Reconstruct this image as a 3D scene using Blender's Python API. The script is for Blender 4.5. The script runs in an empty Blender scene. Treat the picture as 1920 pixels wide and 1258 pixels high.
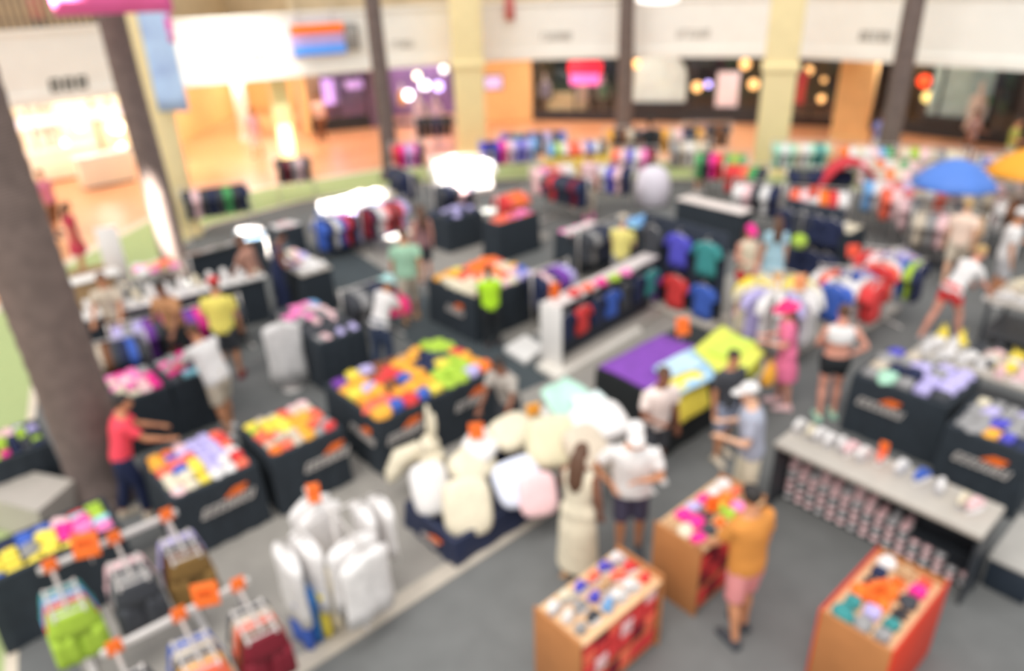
import bpy, bmesh, math, random
from mathutils import Vector, Matrix
random.seed(7)
S = bpy.context.scene
COL = S.collection
rad = math.radians

# ------------------------------------------------------------------ camera
F_PX, CAM_H, PITCH, ROLL = 1383.0, 5.9, rad(26.5), rad(2.0)
FW = Vector((0, math.cos(PITCH), -math.sin(PITCH)))
R0 = Vector((1, 0, 0)); U0 = R0.cross(FW)
RT = R0*math.cos(ROLL) - U0*math.sin(ROLL)
UP = R0*math.sin(ROLL) + U0*math.cos(ROLL)
CAM = Vector((0, 0, CAM_H))
cam_data = bpy.data.cameras.new('camera'); cam = bpy.data.objects.new('camera', cam_data)
COL.objects.link(cam); S.camera = cam
mw = Matrix.Identity(4)
for i in range(3):
    mw[i][0], mw[i][1], mw[i][2], mw[i][3] = RT[i], UP[i], -FW[i], CAM[i]
cam.matrix_world = mw
cam_data.sensor_width = 36; cam_data.lens = F_PX/1920*36
cam_data.clip_start = .05; cam_data.clip_end = 200
cam_data.dof.use_dof = True                      # the photograph is out of focus: focused close by, f/1.5
cam_data.dof.focus_distance = 0.9
cam_data.dof.aperture_fstop = 1.85

# ------------------------------------------------------------------ sky, sun, exposure
S.view_settings.view_transform = 'Standard'; S.view_settings.look = 'None'
S.view_settings.gamma = 1; S.view_settings.use_curve_mapping = False
S.view_settings.exposure = 0.38
W = bpy.data.worlds.new('world'); S.world = W; W.use_nodes = True
bg = W.node_tree.nodes['Background']; bg.inputs[0].default_value = (.97, .985, 1.0, 1); bg.inputs[1].default_value = 0.8
sun_d = bpy.data.lights.new('sun', 'SUN'); sun_d.energy = 1.2; sun_d.angle = rad(30); sun_d.color = (1, .96, .9)
sun = bpy.data.objects.new('sun', sun_d); COL.objects.link(sun); sun.rotation_euler = (rad(28), rad(-22), 0)

# the glazed roof opening over the near half of the court
rl_d = bpy.data.lights.new('roof_light', 'AREA'); rl_d.energy = 220; rl_d.shape = 'RECTANGLE'; rl_d.size = 9; rl_d.size_y = 7; rl_d.color = (1, .97, .93)
rl = bpy.data.objects.new('roof_light', rl_d); COL.objects.link(rl); rl.location = (0, 4, 12.5)

# brighter pool of daylight on the near floor under the open part of the roof
pl_d = bpy.data.lights.new('roof_opening', 'SPOT'); pl_d.energy = 900; pl_d.spot_size = rad(44); pl_d.spot_blend = 1; pl_d.shadow_soft_size = 1.5; pl_d.color = (1, .97, .92)
pl = bpy.data.objects.new('roof_opening', pl_d); COL.objects.link(pl); pl.location = (-.6, 4.6, 12)

# ------------------------------------------------------------------ pixel -> world helpers
def ray(x, y): return FW + RT*((x-960)/F_PX) + UP*((629-y)/F_PX)
def G(x, y, z=0.0):
    d = ray(x, y); t = (z-CAM_H)/d.z
    return CAM + d*t
def atY(x, y, Y):
    d = ray(x, y); return CAM + d*(Y/d.y)
def onplane(x, y, A, B, off=0):
    d = ray(x, y); ab = Vector((B[0]-A[0], B[1]-A[1], 0)).normalized(); n = Vector((-ab.y, ab.x, 0))
    a = Vector((A[0], A[1], 0)) + n*off
    t = (a-Vector((0, 0, CAM_H))).dot(n)/d.dot(n)
    return CAM + d*t
def PX(p):
    q = Vector(p)-CAM; c = q.dot(FW)
    return (960+F_PX*q.dot(RT)/c, 629-F_PX*q.dot(UP)/c)
GA = rad(41)
UU = Vector((math.cos(GA), math.sin(GA), 0)); VV = Vector((-math.sin(GA), math.cos(GA), 0))

# ------------------------------------------------------------------ materials
SRGB = dict(red=(222,62,62), coral=(250,112,84), orange=(255,124,40), gold=(242,172,58), yellow=(250,224,84), lime=(172,204,66),
    green=(78,165,96), mint=(172,218,192), teal=(58,142,142), cyan=(150,216,232), sky=(122,172,222), blue=(62,98,190), navy=(30,40,75),
    indigo=(84,80,194), purple=(122,62,164), lavender=(190,180,228), magenta=(242,44,150), pink=(250,132,192), blush=(246,204,206),
    white=(232,228,226), cream=(226,215,190), beige=(207,192,172), tan=(190,150,110), brown=(120,75,45), grey=(152,150,150),
    charcoal=(64,66,72), black=(30,34,38), maroon=(122,18,38), silver=(190,188,190))
def lin(c):
    return tuple((v/255/12.92 if v/255 <= .04045 else ((v/255+.055)/1.055)**2.4) for v in c)
MATS = {}
def mat(name, rgb=None, rough=.8, var=.10, scale=14, bump=.0, metal=0, emit=0, stripes=None):
    if name in MATS: return MATS[name]
    c = lin(rgb if rgb else SRGB[name])
    m = bpy.data.materials.new(name); m.use_nodes = True; nt = m.node_tree; b = nt.nodes['Principled BSDF']
    b.inputs['Roughness'].default_value = rough; b.inputs['Metallic'].default_value = metal
    tc = nt.nodes.new('ShaderNodeTexCoord'); nz = nt.nodes.new('ShaderNodeTexNoise'); nz.inputs['Scale'].default_value = scale
    nt.links.new(tc.outputs['Object'], nz.inputs['Vector'])
    r = nt.nodes.new('ShaderNodeValToRGB'); nt.links.new(nz.outputs[0], r.inputs[0])
    e = r.color_ramp.elements; e[0].position = .3; e[1].position = .7
    e[0].color = (*[v*(1-var) for v in c], 1); e[1].color = (*[min(1, v*(1+var)) for v in c], 1)
    nt.links.new(r.outputs[0], b.inputs['Base Color'])
    if stripes:
        wv = nt.nodes.new('ShaderNodeTexWave'); wv.bands_direction = 'Z'; wv.inputs['Scale'].default_value = stripes; wv.inputs['Distortion'].default_value = 1.5
        nt.links.new(tc.outputs['Object'], wv.inputs['Vector'])
        mx = nt.nodes.new('ShaderNodeMix'); mx.data_type = 'RGBA'; mx.blend_type = 'MULTIPLY'; mx.inputs[0].default_value = .35
        nt.links.new(r.outputs[0], mx.inputs[6]); nt.links.new(wv.outputs[0], mx.inputs[7]); nt.links.new(mx.outputs[2], b.inputs['Base Color'])
    if bump:
        bp = nt.nodes.new('ShaderNodeBump'); bp.inputs['Strength'].default_value = bump
        nt.links.new(nz.outputs[0], bp.inputs['Height']); nt.links.new(bp.outputs[0], b.inputs['Normal'])
    if emit:
        b.inputs['Emission Color'].default_value = (*c, 1); b.inputs['Emission Strength'].default_value = emit
    MATS[name] = m; return m
def cm(c): return mat(c) if isinstance(c, str) else c          # fabric colour by name
def tile_mat(name, c1, c2, scale, rough=.35):
    m = bpy.data.materials.new(name); m.use_nodes = True; nt = m.node_tree; b = nt.nodes['Principled BSDF']
    tc = nt.nodes.new('ShaderNodeTexCoord'); br = nt.nodes.new('ShaderNodeTexBrick')
    br.inputs['Color1'].default_value = (*lin(c1), 1); br.inputs['Color2'].default_value = (*lin(c2), 1)
    br.inputs['Mortar'].default_value = (*[v*.7 for v in lin(c1)], 1); br.inputs['Scale'].default_value = scale
    br.inputs['Mortar Size'].default_value = .012; br.inputs['Brick Width'].default_value = .5; br.inputs['Row Height'].default_value = .5; br.offset = 0
    nt.links.new(tc.outputs['Object'], br.inputs['Vector']); nt.links.new(br.outputs[0], b.inputs['Base Color'])
    b.inputs['Roughness'].default_value = rough; return m
def glass_mat():
    m = bpy.data.materials.new('shop_glass'); m.use_nodes = True; nt = m.node_tree; b = nt.nodes['Principled BSDF']
    b.inputs['Roughness'].default_value = .03; b.inputs['Metallic'].default_value = 1
    tr = nt.nodes.new('ShaderNodeBsdfTransparent'); mx = nt.nodes.new('ShaderNodeMixShader'); mx.inputs[0].default_value = .05
    b.inputs['Base Color'].default_value = (.8, .85, .85, 1)
    nt.links.new(tr.outputs[0], mx.inputs[1]); nt.links.new(b.outputs[0], mx.inputs[2])
    nt.links.new(mx.outputs[0], nt.nodes['Material Output'].inputs[0]); return m
GLASS = glass_mat()
M_CLOTH = mat('dark_bin_cloth', (42, 50, 58), .85, .12, 8, .1)
M_NAVY = mat('navy_bin_vinyl', (34, 44, 74), .55, .1, 6, .05)
M_MDF = mat('brown_board', (182, 120, 70), .6, .06, 5)
M_CHROME = mat('chrome', (205, 200, 195), .3, .03, 5, 0, .6)
M_STEEL = mat('white_steel', (214, 208, 204), .4, .03, 5)
M_DARKM = mat('dark_metal', (52, 56, 62), .45, .06, 9)
M_SIGN = mat('orange_card', (255, 118, 38), .5, .03, 4)
M_WHITE = mat('white_laminate', (238, 234, 230), .45, .03, 4)
M_GREYLAM = mat('grey_laminate', (186, 178, 168), .5, .05, 6)

# ------------------------------------------------------------------ mesh kit
class MB:
    def __init__(s): s.v = []; s.f = []; s.sm = []; s.mi = []; s.cur = 0
    def add(s, vs, fs, smooth=False):
        n = len(s.v); s.v += [tuple(v) for v in vs]
        for f in fs: s.f.append([i+n for i in f]); s.sm.append(smooth); s.mi.append(s.cur)
        return s
    def box(s, x0, x1, y0, y1, z0, z1, b=0.0):
        if b:
            b = min(b, (x1-x0)*.45, (y1-y0)*.45, (z1-z0)*.45)
            secs = []
            for z, i in ((z0, b), (z0+b*.3, b*.3), (z0+b, 0), (z1-b, 0), (z1-b*.3, b*.3), (z1, b)):
                pts = []
                for cx, cy, a0 in ((x1-b, y1-b, 0), (x0+b, y1-b, 90), (x0+b, y0+b, 180), (x1-b, y0+b, 270)):
                    for a in (0, 45, 90):
                        rr = b-i; pts.append((cx+rr*math.cos(rad(a0+a)), cy+rr*math.sin(rad(a0+a)), z))
                secs.append(pts)
            return s.sections(secs)
        return s.add([(x0,y0,z0),(x1,y0,z0),(x1,y1,z0),(x0,y1,z0),(x0,y0,z1),(x1,y0,z1),(x1,y1,z1),(x0,y1,z1)],
                     [(0,3,2,1),(4,5,6,7),(0,1,5,4),(1,2,6,5),(2,3,7,6),(3,0,4,7)])
    def sections(s, secs, smooth=True, cap=True):
        n = len(secs[0]); vs = [p for q in secs for p in q]; fs = []
        for i in range(len(secs)-1):
            for j in range(n):
                k = (j+1) % n; fs.append((i*n+j, i*n+k, (i+1)*n+k, (i+1)*n+j))
        if cap: fs.append(tuple(range(n-1, -1, -1))); fs.append(tuple(range((len(secs)-1)*n, len(secs)*n)))
        return s.add(vs, fs, smooth)
    def loft(s, path, segs=12, cap=True, ref=(1, 0, 0), n=2.0):
        """path: list of (point, rx, ry); rx lies along ref"""
        secs = []; L = len(path)
        for i, (p, rx, ry) in enumerate(path):
            p = Vector(p); a = Vector(path[max(i-1, 0)][0]); b = Vector(path[min(i+1, L-1)][0])
            t = (b-a); t = t.normalized() if t.length > 1e-6 else Vector((0, 0, 1))
            r = Vector(ref); r = r-t*r.dot(t)
            if r.length < .05: r = Vector((0, 1, 0))-t*t.y
            r.normalize(); q = t.cross(r)
            sec = []
            for k in range(segs):
                an = 2*math.pi*k/segs; c, d = math.cos(an), math.sin(an)
                c = math.copysign(abs(c)**(2/n), c); d = math.copysign(abs(d)**(2/n), d)
                sec.append(p+r*(rx*c)+q*(ry*d))
            secs.append(sec)
        return s.sections(secs, True, cap)
    def tube(s, pts, r, segs=8):
        if not isinstance(r, (list, tuple)): r = [r]*len(pts)
        return s.loft([(p, a, a) for p, a in zip(pts, r)], segs)
    def ell(s, c, rx, ry, rz, nu=14, nv=9, rot=None):
        vs = []; c = Vector(c)
        for i in range(1, nv):
            th = math.pi*i/nv
            for j in range(nu):
                ph = 2*math.pi*j/nu; p = Vector((rx*math.sin(th)*math.cos(ph), ry*math.sin(th)*math.sin(ph), rz*math.cos(th)))
                if rot: p = rot @ p
                vs.append(c+p)
        a = Vector((0, 0, rz)); b = Vector((0, 0, -rz))
        if rot: a = rot @ a; b = rot @ b
        vs += [c+a, c+b]; t, u = len(vs)-2, len(vs)-1; fs = []
        for i in range(nv-2):
            for j in range(nu):
                k = (j+1) % nu; fs.append((i*nu+j, (i+1)*nu+j, (i+1)*nu+k, i*nu+k))
        for j in range(nu):
            k = (j+1) % nu; fs.append((t, j, k)); fs.append((u, (nv-2)*nu+k, (nv-2)*nu+j))
        return s.add(vs, fs, True)
    def prism(s, poly, z0, z1):
        n = len(poly)
        vs = [(p[0], p[1], z0) for p in poly]+[(p[0], p[1], z1) for p in poly]
        fs = [tuple(range(n-1, -1, -1)), tuple(range(n, 2*n))]+[(i, (i+1) % n, n+(i+1) % n, n+i) for i in range(n)]
        return s.add(vs, fs)
    def xf(s, M):
        s.v = [tuple(M @ Vector(v)) for v in s.v]; return s
    def mesh(s, name='mesh', nslots=1):
        m = bpy.data.meshes.new(name); m.from_pydata(s.v, [], s.f)
        bm = bmesh.new(); bm.from_mesh(m); bmesh.ops.recalc_face_normals(bm, faces=bm.faces); bm.to_mesh(m); bm.free()
        m.polygons.foreach_set('use_smooth', s.sm); m.polygons.foreach_set('material_index', s.mi)
        return m
def link(name, mesh, mats, parent=None, loc=(0, 0, 0), rz=0.0, scale=None):
    """one object; materials live on the object so that copies can share the mesh"""
    o = bpy.data.objects.new(name, mesh); COL.objects.link(o)
    if not isinstance(mats, (list, tuple)): mats = [mats]
    while len(mesh.materials) < len(mats): mesh.materials.append(None)
    for i, m in enumerate(mats):
        o.material_slots[i].link = 'OBJECT'; o.material_slots[i].material = cm(m)
    o.location = loc; o.rotation_euler = (0, 0, rz)
    if scale: o.scale = scale
    if parent: o.parent = parent
    return o
def part(name, mb, m, parent, label=None):
    o = link(name, mb.mesh(name), m, parent)
    if label: o['label'] = label
    return o
def tag(o, label, cat, group=None):
    o['label'] = label; o['category'] = cat
    if group: o['group'] = group
    return o
FOOT = []
OFF = {  # metres moved aside so that nothing stands inside its neighbour
    'short rack of navy and purple shirts left of the centre gondola': (0.37, 0.13),
    'round rack of yellow and white shirts behind the person in pink': (-0.3, -0.26),
    'four way rack of blue, white and red shirts in the right aisle': (-0.06, -0.05),
    'four way rack of navy, red and indigo shirts behind the blue and red one': (0.36, 0.31),
    'rack of brown and navy shirts right of the thick palm': (0.05, -0.09),
    'rack of mauve shirts under the long white counter': (-0.05, -0.11),
    'rack of purple and teal shirts beside the person in yellow': (0.09, 0.18),
    'rack of charcoal shirts beside the person with the pink bag': (0.48, 0.42),
    'rack of blue shirts below the sunlit white bin': (0.21, -0.24),
    'rack of red and navy shirts beside the person in mint': (0.01, -0.01),
    'rack of dark shirts behind the white spread cloths': (0.04, -0.12),
    'rack of charcoal shirts behind the centre gondola': (0.16, -0.65),
    'rack of green and magenta shirts left of the right yellow column': (-0.05, -0.13),
    'rack of navy and white shirts before the narrow cream table': (-0.36, -0.31),
    'rack of mint and white shirts right of the yellow column': (-0.11, 0.03),
    'rack of coral and white shirts before the red canopy': (0.11, -0.07),
    'rack of white shirts left of the right palm': (-0.2, 0.05),
    'rack of beige and orange shirts before the right palm': (0.04, 0.12),
    'rack of cream shirts left of the blue umbrella': (0.17, 0.02),
    'rack of grey and blush shirts below the blue umbrella': (-0.04, -0.12),
    'rack of blush and beige shirts right of the red canopy': (-0.14, -0.31),
    'rack of beige and tan shirts beside the person in peach': (0.04, 0.07),
    'rack of sky and grey shirts under the orange umbrella': (-0.03, -0.04),
    'rack of dark and gold shirts behind the round pale bag': (0.13, -0.01),
    'rack of charcoal shirts right of the second palm': (0.01, -0.02),
    'rack of lavender and navy shirts before the coral and indigo ones': (0.06, 0.1),
    'rack of black shirts before the violet shop': (-0.09, -0.0),
    'rack of white and sky shirts behind the tall indigo gondola': (0.03, 0.03),
    'rack of blush shirts right of the coral bin at rear': (-0.06, 0.12),
    'rack of charcoal and navy shirts before the sunlit white shirts': (-0.31, 0.36),
    'rack of brown and gold shirts behind the coral and indigo ones': (-0.13, 0.01),
    'rack of white and charcoal shirts right of the narrow cream table': (-0.11, 0.07),
    'rack of blush and cream shirts behind the beige ones': (-0.13, 0.07),
    'rack of beige and cream shirts at the foot of the blue umbrella': (0.13, -0.07),
    'rack of grey and red shirts right of the blue umbrella': (0.17, -0.06),
    'rack of coral and red shirts behind the navy and indigo rack': (-0.01, -0.11),
    'rack of pale shirts behind the man in white tee': (0.07, 0.08),
    'rack of sky and white shirts right of the red canopy': (0.15, 0.42),
    'rack of white and brown shirts at the right edge': (-0.07, -0.08),
    'person in charcoal printed tee and grey shorts before the lime yellow shirts': (0.1, -0.12),
    'bare midriff person in white crop top and black shorts in the right aisle': (-0.15, 0.17),
    'person in peach top walking away on the right': (-0.03, -0.05),
    'person in tan top with dark belt beside the person in yellow': (0.09, -0.22),
    'person in patterned beige top behind the pink bin': (-0.15, 0.24),
    'person in red tee and navy trousers reaching into the nearest left bin': (0.09, 0.0),
    'person in cream top beside the grey rack at rear': (0.03, 0.09),
    'person in white and pink top walking between the rear racks': (-0.03, -0.07),
    'tanned person in navy tank top right of the long white counter': (-0.13, -0.15),
    'person in tan tee facing the long white counter': (-0.04, 0.0)}
def foot(kind, key, x, y, ang, hx, hy): FOOT.append((kind, key, x, y, ang, hx, hy))
def thing(name, label, cat, loc=(0, 0, 0), rz=0.0, group=None):
    o = bpy.data.objects.new(name, None); COL.objects.link(o); o.empty_display_size = .1
    o.location = loc; o.rotation_euler = (0, 0, rz); return tag(o, label, cat, group)
def struct(name, mb, m):
    o = link(name, mb.mesh(name), m); o['kind'] = 'structure'; return o
CACHE = {}
def C(key, fn):
    if key not in CACHE: CACHE[key] = fn().mesh(key)
    return CACHE[key]
ORD = ['first','second','third','fourth','fifth','sixth','seventh','eighth','ninth','tenth','eleventh','twelfth','thirteenth','fourteenth',
       'fifteenth','sixteenth','seventeenth','eighteenth','nineteenth','twentieth','twenty-first','twenty-second','twenty-third','twenty-fourth','twenty-fifth','twenty-sixth']
def ordn(i, n, a='left', b='right'):
    if n == 1: return 'only one'
    if i == 0: return a+'most'
    if i == n-1: return b+'most'
    return ORD[i]+' from '+a
def rown(j, n):
    if n == 1: return 'only row'
    return 'front row' if j == 0 else 'back row' if j == n-1 else 'middle row' if n == 3 else ORD[j]+' row from front'
def hints(s):
    out = []
    for t in s.split():
        x, y, c = t.split(','); out.append((float(x), float(y), c))
    return out
def near(hs, p):
    x, y = PX(p); c = sorted(hs, key=lambda h: (h[0]-x)**2+(h[1]-y)**2)
    return random.choice([c[0], c[0], c[0], c[0], c[min(1, len(c)-1)], c[min(1, len(c)-1)], c[min(2, len(c)-1)], c[min(4, len(c)-1)]])[2]

# ================================================================== SETTING
M_ORANGE = tile_mat('terracotta_tile', (226, 168, 122), (218, 154, 110), 1.0, .3)
M_CREAM = mat('cream_plaster', (250, 247, 240), .7, .02, 2)
M_LTCREAM = mat('pale_tile', (222, 208, 188), .4, .05, 3)
M_TURF = mat('green_turf', (170, 184, 126), .9, .12, 30, .2)
M_CARPET = mat('charcoal_carpet', (108, 109, 108), .85, .07, 3, .05)
M_ISLE = mat('grey_mat', (152, 147, 140), .8, .06, 4, .05)
M_EDGE = mat('beige_edge', (190, 180, 166), .7, .05, 6)
M_YCOL = mat('pale_yellow_plaster', (250, 230, 176), .7, .03, 3)
M_PALM = mat('palm_bark', (124, 108, 102), .9, .15, 6, .3, stripes=9)
M_TANW = mat('tan_wall', (236, 196, 138), .7, .05, 2)
M_DARKW = mat('dark_store_wall', (34, 38, 44), .6, .15, 2)
M_CEIL = mat('gallery_ceiling', (244, 236, 220), .8, .02, 2)

def poly(pts, z0, z1): return MB().prism([(p[0], p[1]) for p in pts], z0, z1)
struct('floor', poly([(-30, -2), (30, -2), (30, 46), (-30, 46)], -.2, 0), M_ORANGE)
border_in = [(-4.3, 4.0), (-5.6, 6.3), (-8.0, 11.0), (-8.3, 15), (-7.9, 19.0), (-6.0, 21.0), (-3.0, 22.6), (3.0, 22.6), (7.5, 21.3), (10.6, 19.6), (14, 15.5), (16, 11), (16, 2), (-3.5, 2)]
def grow(pts, d):
    c = Vector((2, 12, 0)); out = []
    for p in pts:
        v = Vector((p[0], p[1], 0))-c; out.append(c+v*(1+d/v.length))
    return out
struct('floor_pale_tile', poly(grow(border_in, 2.5), 0, .006), M_LTCREAM)
struct('floor_turf_border', poly(grow(border_in, 2.2), 0, .010), M_TURF)
struct('floor_beige_border', poly(grow(border_in, .12), 0, .014), M_LTCREAM)
struct('floor_carpet', poly(border_in, 0, .018), M_CARPET)
def grid_rect(o, u0, u1, v0, v1):
    o = Vector((o[0], o[1], 0))
    return [o+UU*a+VV*b for a, b in ((u0, v0), (u1, v0), (u1, v1), (u0, v1))]
L1 = (-2.03, 4.87)
struct('floor_grey_mat', poly(grid_rect(L1, -1.6, 12.4, .2, 2.75), 0, .026), M_ISLE)
struct('trim_mat_edge', poly(grid_rect(L1, -1.6, 12.4, -.02, .2), 0, .034), M_EDGE)
struct('floor_rack_mat', poly(grid_rect(G(885, 605), -.1, 3.6, -1.2, 1.1), 0, .026), M_ISLE)
struct('floor_far_mat', poly(grid_rect(G(770, 500), -1.4, 3.6, -.9, 2.6), 0, .026), M_ISLE)

r0, r1 = G(585, 462), G(985, 735); rd = (r1-r0).normalized(); rn = Vector((-rd.y, rd.x, 0))*.62
struct('floor_dark_runner', poly([r0-rn, r1-rn, r1+rn, r0+rn], 0, .029), mat('dark_runner', (66, 74, 78), .85, .08, 4, .05))
# fascia ring of the gallery (parapet band), gallery slab, upper storey, storefront ring
FZ0, FZ1 = 2.92, 4.74
FAS = [(-19, 14.5), (-16.4, 17.6), (-13.3, 20.74), (-11.37, 22.62), (-9.46, 24.2), (-4.43, 26.6), (-1.55, 27.75), (.15, 28.1), (4.11, 27.8), (8.83, 26.47), (9.95, 25.75), (12.14, 23.61), (14.28, 21.09), (17.5, 17), (20, 13)]
SIDES = ['far_left', 'left', 'left_rear', 'left_corner', 'rear_left', 'rear_signboard', 'rear_inner', 'rear_middle', 'rear', 'rear_right', 'right_corner', 'right_rear', 'right', 'far_right']
for i in range(len(FAS)-1):
    a, b = Vector((*FAS[i], 0)), Vector((*FAS[i+1], 0)); d = (b-a).normalized(); n = Vector((-d.y, d.x, 0))
    m = MB().prism([a, b, b+n*.35, a+n*.35], FZ0, FZ1)
    m.prism([a-n*.06, b-n*.06, b+n*.4, a+n*.4], FZ1, FZ1+.09)      # coping
    m.prism([a-n*.05, b-n*.05, b, a], FZ0, FZ0+.28)                 # lower band
    m.prism([a-n*.012, a-n*.012+d*.05, a+d*.05, a], FZ0+.28, FZ1)   # panel joint
    struct('wall_fascia_'+SIDES[i], m, M_CREAM)
STO = [(-24, 17.5), (-19.5, 21.5), (-15.2, 25.2), (-13.0, 27.4), (-12.9, 38), (-8.3, 38), (-8.2, 31.2), (-5.6, 32.1), (1.2, 32.5), (4.8, 31.6), (10.3, 30.1), (13.4, 28.6), (17.2, 24.6), (22, 18.5), (25, 14)]
ceil_poly = FAS + STO[::-1]
# gallery slab with its ceiling
cg = MB()
for i in range(len(FAS)-1):
    a, b = Vector((*FAS[i], 0)), Vector((*FAS[i+1], 0)); d = (b-a).normalized(); n = Vector((-d.y, d.x, 0))*.2
    cg.prism([a+n, b+n, STO[i+1], STO[i]], 3.25, 3.55)
struct('ceiling_gallery', cg, M_CEIL)
# upper storey back wall
M_UP = mat('upper_wall', (206, 184, 150), .7, .12, 1.2)
for i in range(len(STO)-1):
    a, b = Vector((*STO[i], 0)), Vector((*STO[i+1], 0)); d = (b-a).normalized(); n = Vector((-d.y, d.x, 0))
    struct('wall_upper_'+str(['far_left','left','left_store','corridor_left','corridor_end','corridor_right','rear_left','rear','rear_middle','rear_right','right_corner','right','far_right','side_right'][i]), MB().prism([a, b, b+n*.3, a+n*.3], 3.55, 8.5), M_UP)

# storefronts -------------------------------------------------------
def front(a, b, name, wallm, sill, win, head, backm, depth=2.6, pane=True, winname='window'):
    """a storefront from a to b: sill wall, glazed opening, header, and a room behind it"""
    a, b = Vector((*a, 0)), Vector((*b, 0)); d = (b-a).normalized(); n = Vector((-d.y, d.x, 0))
    m = MB()
    if sill: m.prism([a, b, b+n*.2, a+n*.2], 0, sill)
    m.prism([a, b, b+n*.2, a+n*.2], head, 3.25)
    w0, w1 = win; L = (b-a).length
    for s0, s1 in ((0, w0), (w1, L)):
        if s1-s0 > .02: m.prism([a+d*s0, a+d*s1, a+d*s1+n*.2, a+d*s0+n*.2], sill, head)
    struct('wall_front_'+name, m, wallm)
    r = MB()
    p, q = a+n*depth, b+n*depth
    r.prism([p, q, q+n*.1, p+n*.1], 0, 3.25); r.prism([a, p, p+d*.08, a+d*.08], 0, 3.25); r.prism([b-d*.08, q-d*.08, q, b], 0, 3.25)
    struct('wall_room_'+name, r, backm)
    fr = MB()
    p, q = a+d*w0, a+d*w1
    for s in (0, .5, 1):
        c = p+(q-p)*s; fr.prism([c-d*.04, c+d*.04, c+d*.04+n*.1, c-d*.04+n*.1], sill, head)
    fr.prism([p, q, q+n*.1, p+n*.1], head-.07, head); fr.prism([p, q, q+n*.1, p+n*.1], sill, sill+.06)
    f = struct(winname, fr, M_DARKM)
    if pane:
        g = MB().prism([p+n*.04, q+n*.04, q+n*.05, p+n*.05], sill+.06, head-.07)
        go = link('pane', g.mesh('pane'), GLASS, f)
    return a, b, d, n
M_WARMSTORE = mat('warm_white_store', (255, 246, 226), .6, .03, 2)
M_GOLD = mat('gold_wall', (242, 204, 142), .6, .06, 1.5)
M_PURP = mat('violet_store', (150, 118, 160), .6, .35, 1.2)
M_REDSTORE = mat('dark_red_store', (70, 40, 38), .6, .3, 2)
M_GREENSTORE = mat('dark_green_store', (38, 54, 52), .6, .3, 1.5)
M_BROWN = mat('brown_facade', (50, 42, 42), .7, .1, 2)
SA = front(STO[0], STO[1], 'far_left', M_WARMSTORE, .4, (.3, 5.6), 2.9, M_WARMSTORE, winname='window_1')
SB = front(STO[1], STO[2], 'left', M_WARMSTORE, 0, (.3, 5.3), 2.8, M_WARMSTORE, pane=False, winname='window_2')
SC = front(STO[2], STO[3], 'left_corner', M_WARMSTORE, .5, (.3, 2.8), 2.8, M_WARMSTORE, winname='window_3')
struct('wall_corridor_left', MB().prism([(-13.0, 27.4), (-12.9, 38), (-13.2, 38), (-13.3, 27.4)], 0, 3.25), M_GOLD)
struct('wall_corridor_end', MB().prism([(-13.2, 38), (-8, 38), (-8, 38.3), (-13.2, 38.3)], 0, 3.25), M_GOLD)
struct('wall_corridor_right', MB().prism([(-8.3, 31.2), (-8.3, 38), (-8, 38), (-8, 31.2)], 0, 3.25), M_GOLD)
SD = front(STO[6], STO[7], 'rear_left', M_DARKW, .5, (.15, 2.6), 2.8, M_PURP, winname='window_4')
mid1 = (-1.0, 32.4); mid2 = (1.2, 32.5)
SE = front(STO[7], mid1, 'violet', mat('violet_front', (120, 96, 128), .6, .1, 2), .1, (.2, 4.4), 2.9, M_PURP, pane=False, winname='window_5')
struct('wall_tan_rear', MB().prism([mid1, mid2, (1.2, 32.8), (-1.0, 32.7)], 0, 3.25), M_TANW)
SF = front(mid2, STO[9], 'lantern', M_DARKM, .35, (.1, 3.6), 2.95, M_GREENSTORE, winname='window_6')
SG = front(STO[9], STO[10], 'rear', M_DARKM, .55, (.15, 5.5), 2.95, M_DARKW, winname='window_7')
SH = front(STO[10], STO[11], 'red', M_BROWN, .3, (.15, 3.3), 2.9, M_REDSTORE, winname='window_8')
SI = front(STO[11], STO[12], 'right', M_DARKM, .4, (.15, 5.3), 2.9, M_DARKW, winname='window_9')
SJ = front(STO[12], STO[13], 'far_right', M_BROWN, .4, (2.0, 7.3), 2.9, M_BROWN, winname='window_10')

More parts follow.
